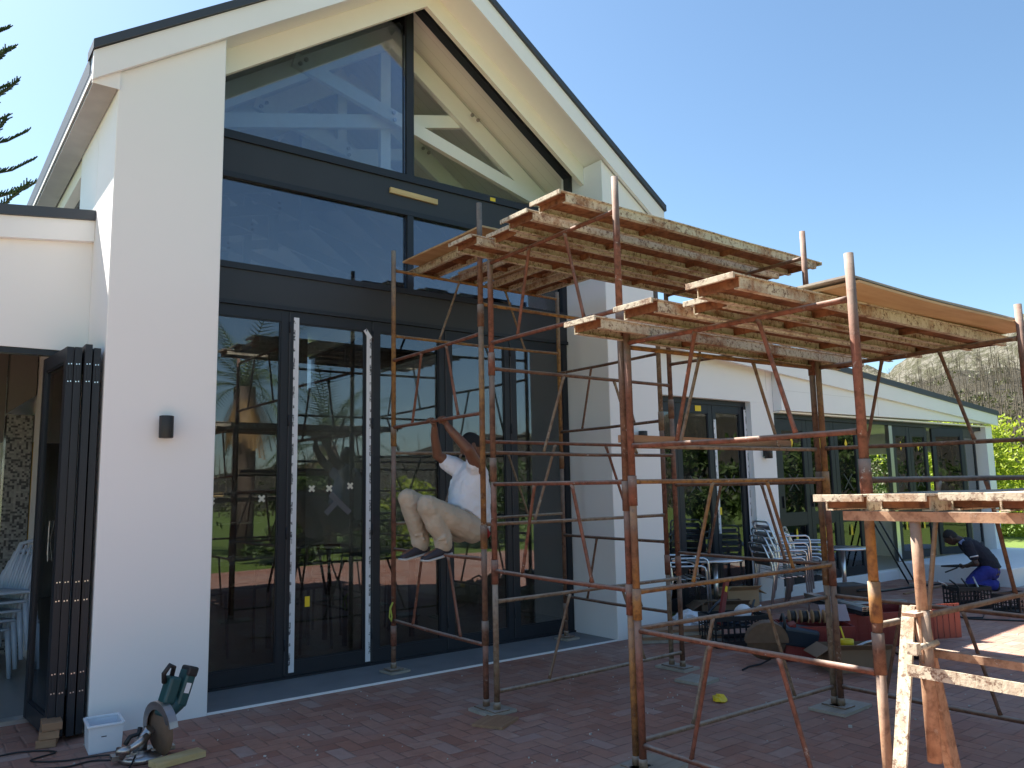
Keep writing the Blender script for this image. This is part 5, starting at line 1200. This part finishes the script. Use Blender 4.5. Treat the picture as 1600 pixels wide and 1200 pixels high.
tree(30.5, 7.2, -1.0, 4.0, 2.6, 'darker green tree behind the bright one beyond the low wing', 'leaf_mid', 13, clumps=70, leaves=80, size=.10, cb=.1)
k = 0
for x, y, h, cr, mm in ((22, 12, 4.5, 2.6, 'leaf_mid'), (27, 14, 5.5, 3.2, 'leaf_mid'), (19, 16.5, 4.2, 2.6, 'leaf_bright'), (34, 12, 5, 3.2, 'leaf_mid')):
    tree(x, y, -.2, h, cr, ['green tree seen through the gap in the folding doors', 'tall green tree far behind the low wing', 'bright bush behind the low wing', 'wide green tree at the foot of the hill'][k], mm, 20 + k, clumps=60, leaves=70, size=.12, cb=.08); k += 1
# trees on the lawn in front of the building: they show as reflections in the glass
k = 0
for x, y, h, cr, mm, lb in ((5.4, -11.6, 1.1, .9, 'leaf_mid', 'low bush at the edge of the reflected paving'), (1.9, -11.8, 1.2, .9, 'leaf_mid', 'low round bush reflected at the foot of the palm'), (8.0, -11.9, 1.2, 1.0, 'leaf_mid', 'low bush reflected behind the crouching man'), (11.4, -11.5, 1.1, .9, 'leaf_mid', 'low bush at the right of the bright reflected one'), (9.6, -12.4, 2.1, 1.2, 'leaf_bright', 'bright green bush reflected beside the crouching man'), (7.0, -13.2, 2.2, 1.5, 'leaf_mid', 'dark bush reflected in the third glass door'), (12.4, -12.8, 2.6, 1.7, 'leaf_mid', 'bush reflected in the fourth glass door'),
        (15.5, -12.0, 2.8, 1.8, 'leaf_mid', 'round bush reflected at the right pillar door'), (3.2, -13.6, 2.4, 1.6, 'leaf_mid', 'bush reflected in the leftmost glass door'), (.5, -14, 2.6, 1.6, 'leaf_mid', 'bush at the far left of the reflected lawn'),
        (18.5, -9.5, 3.0, 1.9, 'leaf_mid', 'bush reflected in the dark double door'), (22.5, -8.0, 3.4, 2.1, 'leaf_mid', 'tree reflected at the right of the double door'), (25.5, -11, 4.5, 2.6, 'leaf_mid', 'taller tree reflected in the double door'),
        (28, -6.0, 3.6, 2.2, 'leaf_mid', 'tree reflected in the first of the long folding doors'), (33, -8.5, 5.0, 2.9, 'leaf_mid', 'broad tree reflected in the long folding doors'), (38, -4.5, 4.5, 2.8, 'leaf_mid', 'far tree reflected in the long folding doors'), (44, -8.0, 6.0, 3.6, 'leaf_mid', 'large far tree reflected at the end of the long folding doors')):
    tree(x, y, -.1, h, cr, lb, mm, 40 + k, clumps=50, leaves=60, size=.10 if y < -11 else .14, cb=.04, trunk=.09); k += 1
def palm(x, y, h, seed, label):
    t = thing('palm_tree', (x, y, 0), label, 'palm tree', 'palms reflected in the glass'); r_ = random.Random(seed)
    MB().path([(x, y, -.2), (x + .05, y, h * .5), (x, y + .05, h)], [.30, .26, .28], 12).build('trunk', M['bark'], t)
    for dry in (0, 1):
        fr = MB()
        for k in range(34 if not dry else 22):
            a = r_.uniform(0, 6.28); e = r_.uniform(-.2, 1.35) if not dry else r_.uniform(-1.35, -.6); L = r_.uniform(2.2, 3.0) if not dry else r_.uniform(1.5, 2.1)
            p = V((x, y, h)); d = V((math.cos(a) * math.cos(e), math.sin(a) * math.cos(e), math.sin(e))); n = 14; side = V((-math.sin(a), math.cos(a), 0))
            for i in range(n):
                p2 = p + d * L / n; d2 = (d + V((0, 0, -.11))).normalized()
                wl = .42 * math.sin(math.pi * (i + 1.5) / (n + 1.5)) + .05
                for sg in (-1, 1):
                    for j in (0, .5):
                        q0 = p.lerp(p2, j); tip = q0 + (side * sg * .85 + d * .6 + V((0, 0, -.22))).normalized() * wl
                        fr.add([q0, q0 + d * .035, tip], [(0, 1, 2)])
                fr.add([p - side * .012, p + side * .012, p2 + side * .012, p2 - side * .012], [(0, 1, 2, 3)]); p, d = p2, d2
        fr.build('fronds' if not dry else 'dead_fronds', M['leaf_palm' if not dry else 'leaf_dry'], t)
palm(4.9, -13.2, 4.3, 1, 'palm with hanging dead fronds reflected in the leftmost glass door')
palm(8.2, -15.5, 3.0, 2, 'palm with long arching fronds reflected in the second glass door')
# tall pine with whorled branches behind the building on the left
def norfolk(x, y, h, label):
    t = thing('norfolk_pine', (x, y, 0), label, 'tree'); r_ = random.Random(4)
    MB().path([(x, y, -.3), (x, y, h)], [.38, .06], 10).build('trunk', M['bark'], t)
    br = MB(); ft = MB(); z = 3.0
    while z < h - .5:
        L = min(2.9, 4.6 * (1 - z / h) ** .8 + .3); off = r_.uniform(0, 6)
        for k in range(6):
            a = off + k * 2 * math.pi / 6 + r_.uniform(-.12, .12); lk = L * r_.uniform(.82, 1.1); prev = None
            pts = [V((x + math.cos(a) * lk * f, y + math.sin(a) * lk * f, z - .10 * lk * math.sin(f * 2.6) + .30 * lk * f ** 3)) for f in (0, .2, .4, .6, .8, 1.0)]
            br.path(pts, [.055, .045, .036, .028, .02, .01], 6)
            side = V((-math.sin(a), math.cos(a), 0))
            for i in range(26):
                f = .38 + .62 * i / 25; j = min(4, int(f * 5)); p = pts[j].lerp(pts[j + 1], f * 5 - j)
                for sg in (-1, 1, 0):
                    d = (side * sg * .9 + V((math.cos(a), math.sin(a), 0)) * .55 + V((0, 0, .45 + .3 * r_.random()))).normalized(); ln = (.30 * (1.15 - f * .6)) * r_.uniform(.7, 1.2) if sg else .16
                    w2 = d.cross(V((0, 0, 1))).normalized() * .022; q_ = p + d * ln + V((0, 0, .05))
                    ft.add([p - w2, p + w2, q_ + w2 * .7, q_ - w2 * .7], [(0, 1, 2, 3)])
                    u3 = w2.cross(d).normalized() * .022; ft.add([p - u3, p + u3, q_ + u3 * .7, q_ - u3 * .7], [(0, 1, 2, 3)])
        z += 1.02 * (1 - .35 * z / h)
    br.build('branches', M['bark'], t); ft.build('foliage', M['leaf_dark'], t)
norfolk(-2.0, 19.5, 19.0, 'dark pine with tiers of upturned branches at the left edge behind the roof')

def interp(tab, a):
    for (a0, e0), (a1, e1) in zip(tab[:-1], tab[1:]):
        if a0 <= a <= a1:
            f = (a - a0) / (a1 - a0); f = f * f * (3 - 2 * f); return e0 + (e1 - e0) * f
    return 0
def hashn(x, y):
    s_ = 0
    for k, (fx, fy, am) in enumerate(((.021, .017, 1), (.047, .052, .5), (.11, .093, .25), (.23, .27, .13))): s_ += am * math.sin(x * fx * 6.28 + k * 1.7 + 2 * math.sin(y * fy * 3)) * math.cos(y * fy * 6.28 + k)
    return s_
CX, CY = -1.9, -6.9
def hill(name, m, tab, r0, r1, a0, a1, na, nr, amp, pw):
    vs = []; 
    for i in range(na + 1):
        a = a0 + (a1 - a0) * i / na; e = interp(tab, a)
        for j in range(nr + 1):
            f = j / nr; r = r0 + (r1 - r0) * f; x, y = CX + r * math.sin(R(a)), CY + r * math.cos(R(a))
            z = -.6 + (r1 * math.tan(R(e))) * f ** pw + amp * hashn(x, y) * f * min(1, e / 3)
            vs.append((x, y, z))
    fs = [(i * (nr + 1) + j, (i + 1) * (nr + 1) + j, (i + 1) * (nr + 1) + j + 1, i * (nr + 1) + j + 1) for i in range(na) for j in range(nr)]
    b = MB(); b.add(vs, fs, True); return struct(b.build(name, M[m]))
T1 = [(40, 0), (57.5, 1.0), (60.5, 5.4), (62.5, 6.6), (64.5, 7.1), (70, 7.7), (80, 8.6), (100, 7.4), (120, 5.2), (140, 4.9), (150, 3.3), (160, 2.0), (170, 1.2), (180, .3)]
T2 = [(40, 0), (56.5, 3.5), (60.0, 7.1), (62.0, 7.4), (65.0, 8.3), (67, 9.0), (72, 10.4), (85, 11.5), (105, 9), (125, 6), (140, 4.0), (150, 0.2)]
hill('hillside', 'hill', T1, 46, 190, 40, 180, 240, 60, 1.6, 1.25)
hill('rocky_ridge', 'ridge', T2, 200, 430, 40, 150, 260, 60, 4.0, 1.1)
def hz(tab, r0, r1, amp, pw, a, r):
    f = (r - r0) / (r1 - r0); x, y = CX + r * math.sin(R(a)), CY + r * math.cos(R(a)); e = interp(tab, a)
    return V((x, y, -.6 + r1 * math.tan(R(e)) * f ** pw + amp * hashn(x, y) * f * min(1, e / 3)))
r_ = random.Random(9); stk = MB()
for k in range(1300):
    a = r_.uniform(58, 88) if k < 1050 else r_.uniform(120, 165); r = r_.uniform(70, 180); p = hz(T1, 46, 190, 1.6, 1.25, a, r); h = r_.uniform(2.0, 5.5)
    lean = V((r_.gauss(0, .06), r_.gauss(0, .06), 1)); q_ = p + lean * h; stk.tube(p - V((0, 0, .3)), q_, .07, .03, 4, False)
    for j in range(r_.randint(2, 5)):
        f = r_.uniform(.45, .95); c = p.lerp(q_, f); d = V((r_.gauss(0, 1), r_.gauss(0, 1), r_.uniform(.5, 1.6))).normalized() * h * r_.uniform(.15, .35); stk.tube(c, c + d, .035, .012, 3, False)
struct(stk.build('burnt_trees', 'ash'), 'stuff')
sc = MB()
for k in range(1500):
    a = r_.uniform(56, 90) if k < 1250 else r_.uniform(110, 172); r = 47 + (125 * r_.random() ** 2.2); p = hz(T1, 46, 190, 1.6, 1.25, a, r); s = r_.uniform(.8, 1.9) * (1.2 if r < 70 else .8)
    leaf_quads(sc, p + V((0, 0, s * .5)), 34 if r < 80 else 16, s, .22 if r < 80 else .30, r_, .5)
struct(sc.build('hillside_scrub', 'scrub'), 'stuff')

# crumbs of mortar and paint flecks scattered on the bricks
cr = MB(); r_ = random.Random(21)
for k in range(420):
    x, y = r_.uniform(-1.6, 7.5), r_.uniform(-4.8, -.75); s0 = r_.uniform(.002, .006) * (2.0 if r_.random() < .06 else 1)
    a = r_.uniform(0, 6.28); cr.obox((x, y, s0 * .6), (math.cos(a) * s0, math.sin(a) * s0, 0), (-math.sin(a) * s0 * .7, math.cos(a) * s0 * .7, s0 * .1), (0, 0, s0 * .6))
struct(cr.build('mortar_crumbs', mat('mortar_crumb', (.50, .47, .43), .9, var=.3, scale=30)), 'stuff')

# more of the clutter round the crates
def crumple(x, y, z, sx, sy, sz, m, name, label, cat, seed):
    bm = bmesh.new(); bmesh.ops.create_icosphere(bm, subdivisions=3, radius=1.0); r_ = random.Random(seed)
    ph = [r_.uniform(0, 6) for _ in range(6)]
    for v in bm.verts:
        p = v.co.copy(); k = 1 + .22 * math.sin(p.x * 5 + ph[0]) * math.cos(p.y * 6 + ph[1]) + .14 * math.sin(p.z * 11 + p.x * 9 + ph[2]) + r_.uniform(-.07, .07)
        v.co = V((p.x * sx * k, p.y * sy * k, max(0, (p.z * k + .8)) * sz * .55))
    me = bpy.data.meshes.new(name); bm.to_mesh(me); bm.free(); me.materials.append(M[m]); o = bpy.data.objects.new(name, me); COL.objects.link(o); o.location = (x, y, z); tag(o, label, cat)
crumple(5.32, -.72, .0, .20, .15, .20, 'bucket', 'plastic_bag', 'crumpled white plastic bag beside the short chair stack', 'bag', 1)
crumple(5.75, -.95, .0, .22, .16, .16, 'toolblue', 'cloth_heap', 'dark blue cloth heaped in front of the sagging cardboard box', 'cloth', 2)
crumple(5.35, -2.05, .0, .26, .20, .26, 'blackplastic', 'tool_bag', 'slumped black tool bag between the black and red crates', 'bag', 3)
crumple(6.9, -1.95, .0, .20, .14, .12, 'boardgrey', 'dust_sheet', 'grey dust sheet bunched up behind the tool case', 'cloth', 4)
tag(MB().obox((5.17, -2.60, .39), V((.10, -.08, 0)), V((.004, .005, 0)), V((.02, .03, .07))).build('pale_board', mat('lilac_grey_board', (.34, .29, .33), .8), None, .002), 'pale board standing at the back of the front red crate', 'board')
for k, (p, q, rr_, m, lb) in enumerate((((5.55, -2.2, .36), (6.25, -2.75, .40), .013, 'steel', 'steel rod lying over the large red crate'),
        ((5.70, -2.35, .35), (6.10, -2.15, .42), .018, 'blackplastic', 'black tool handle propped on the large red crate'),
        ((4.75, -1.45, .30), (5.02, -1.42, .42), .014, 'toolblue', 'dark blue tool handle sticking out at the back of the black crate'),
        ((5.08, -1.72, .28), (5.30, -1.62, .40), .016, 'blackplastic', 'black tool handle at the right end of the black crate'),
        ((4.72, -3.02, .18), (5.0, -3.10, .23), .015, 'steel', 'worn steel tool lying on the dark brown box'))):
    tag(MB().path([p, V(p).lerp(V(q), .6) + V((0, 0, .01)), q], [rr_, rr_ * .9, rr_ * .7], 8).build('hand_tool', M[m]), lb, 'tool')
tag(MB().path([(5.55, -2.78, .30), (5.50, -2.84, .22), (5.52, -2.88, .08), (5.60, -2.95, .010), (5.85, -3.0, .010), (6.1, -2.96, .010)], .010, 7).build('cable', M['cable']), 'black cable hanging from the large red crate to the bricks', 'cable')
tag(MB().path([(4.86, -2.84, .33), (4.84, -2.88, .24), (4.85, -2.87, .10), (4.90, -2.86, .03)], .008, 7).build('strap', M['yellow']), 'yellow strap hanging down the front red crate', 'strap')
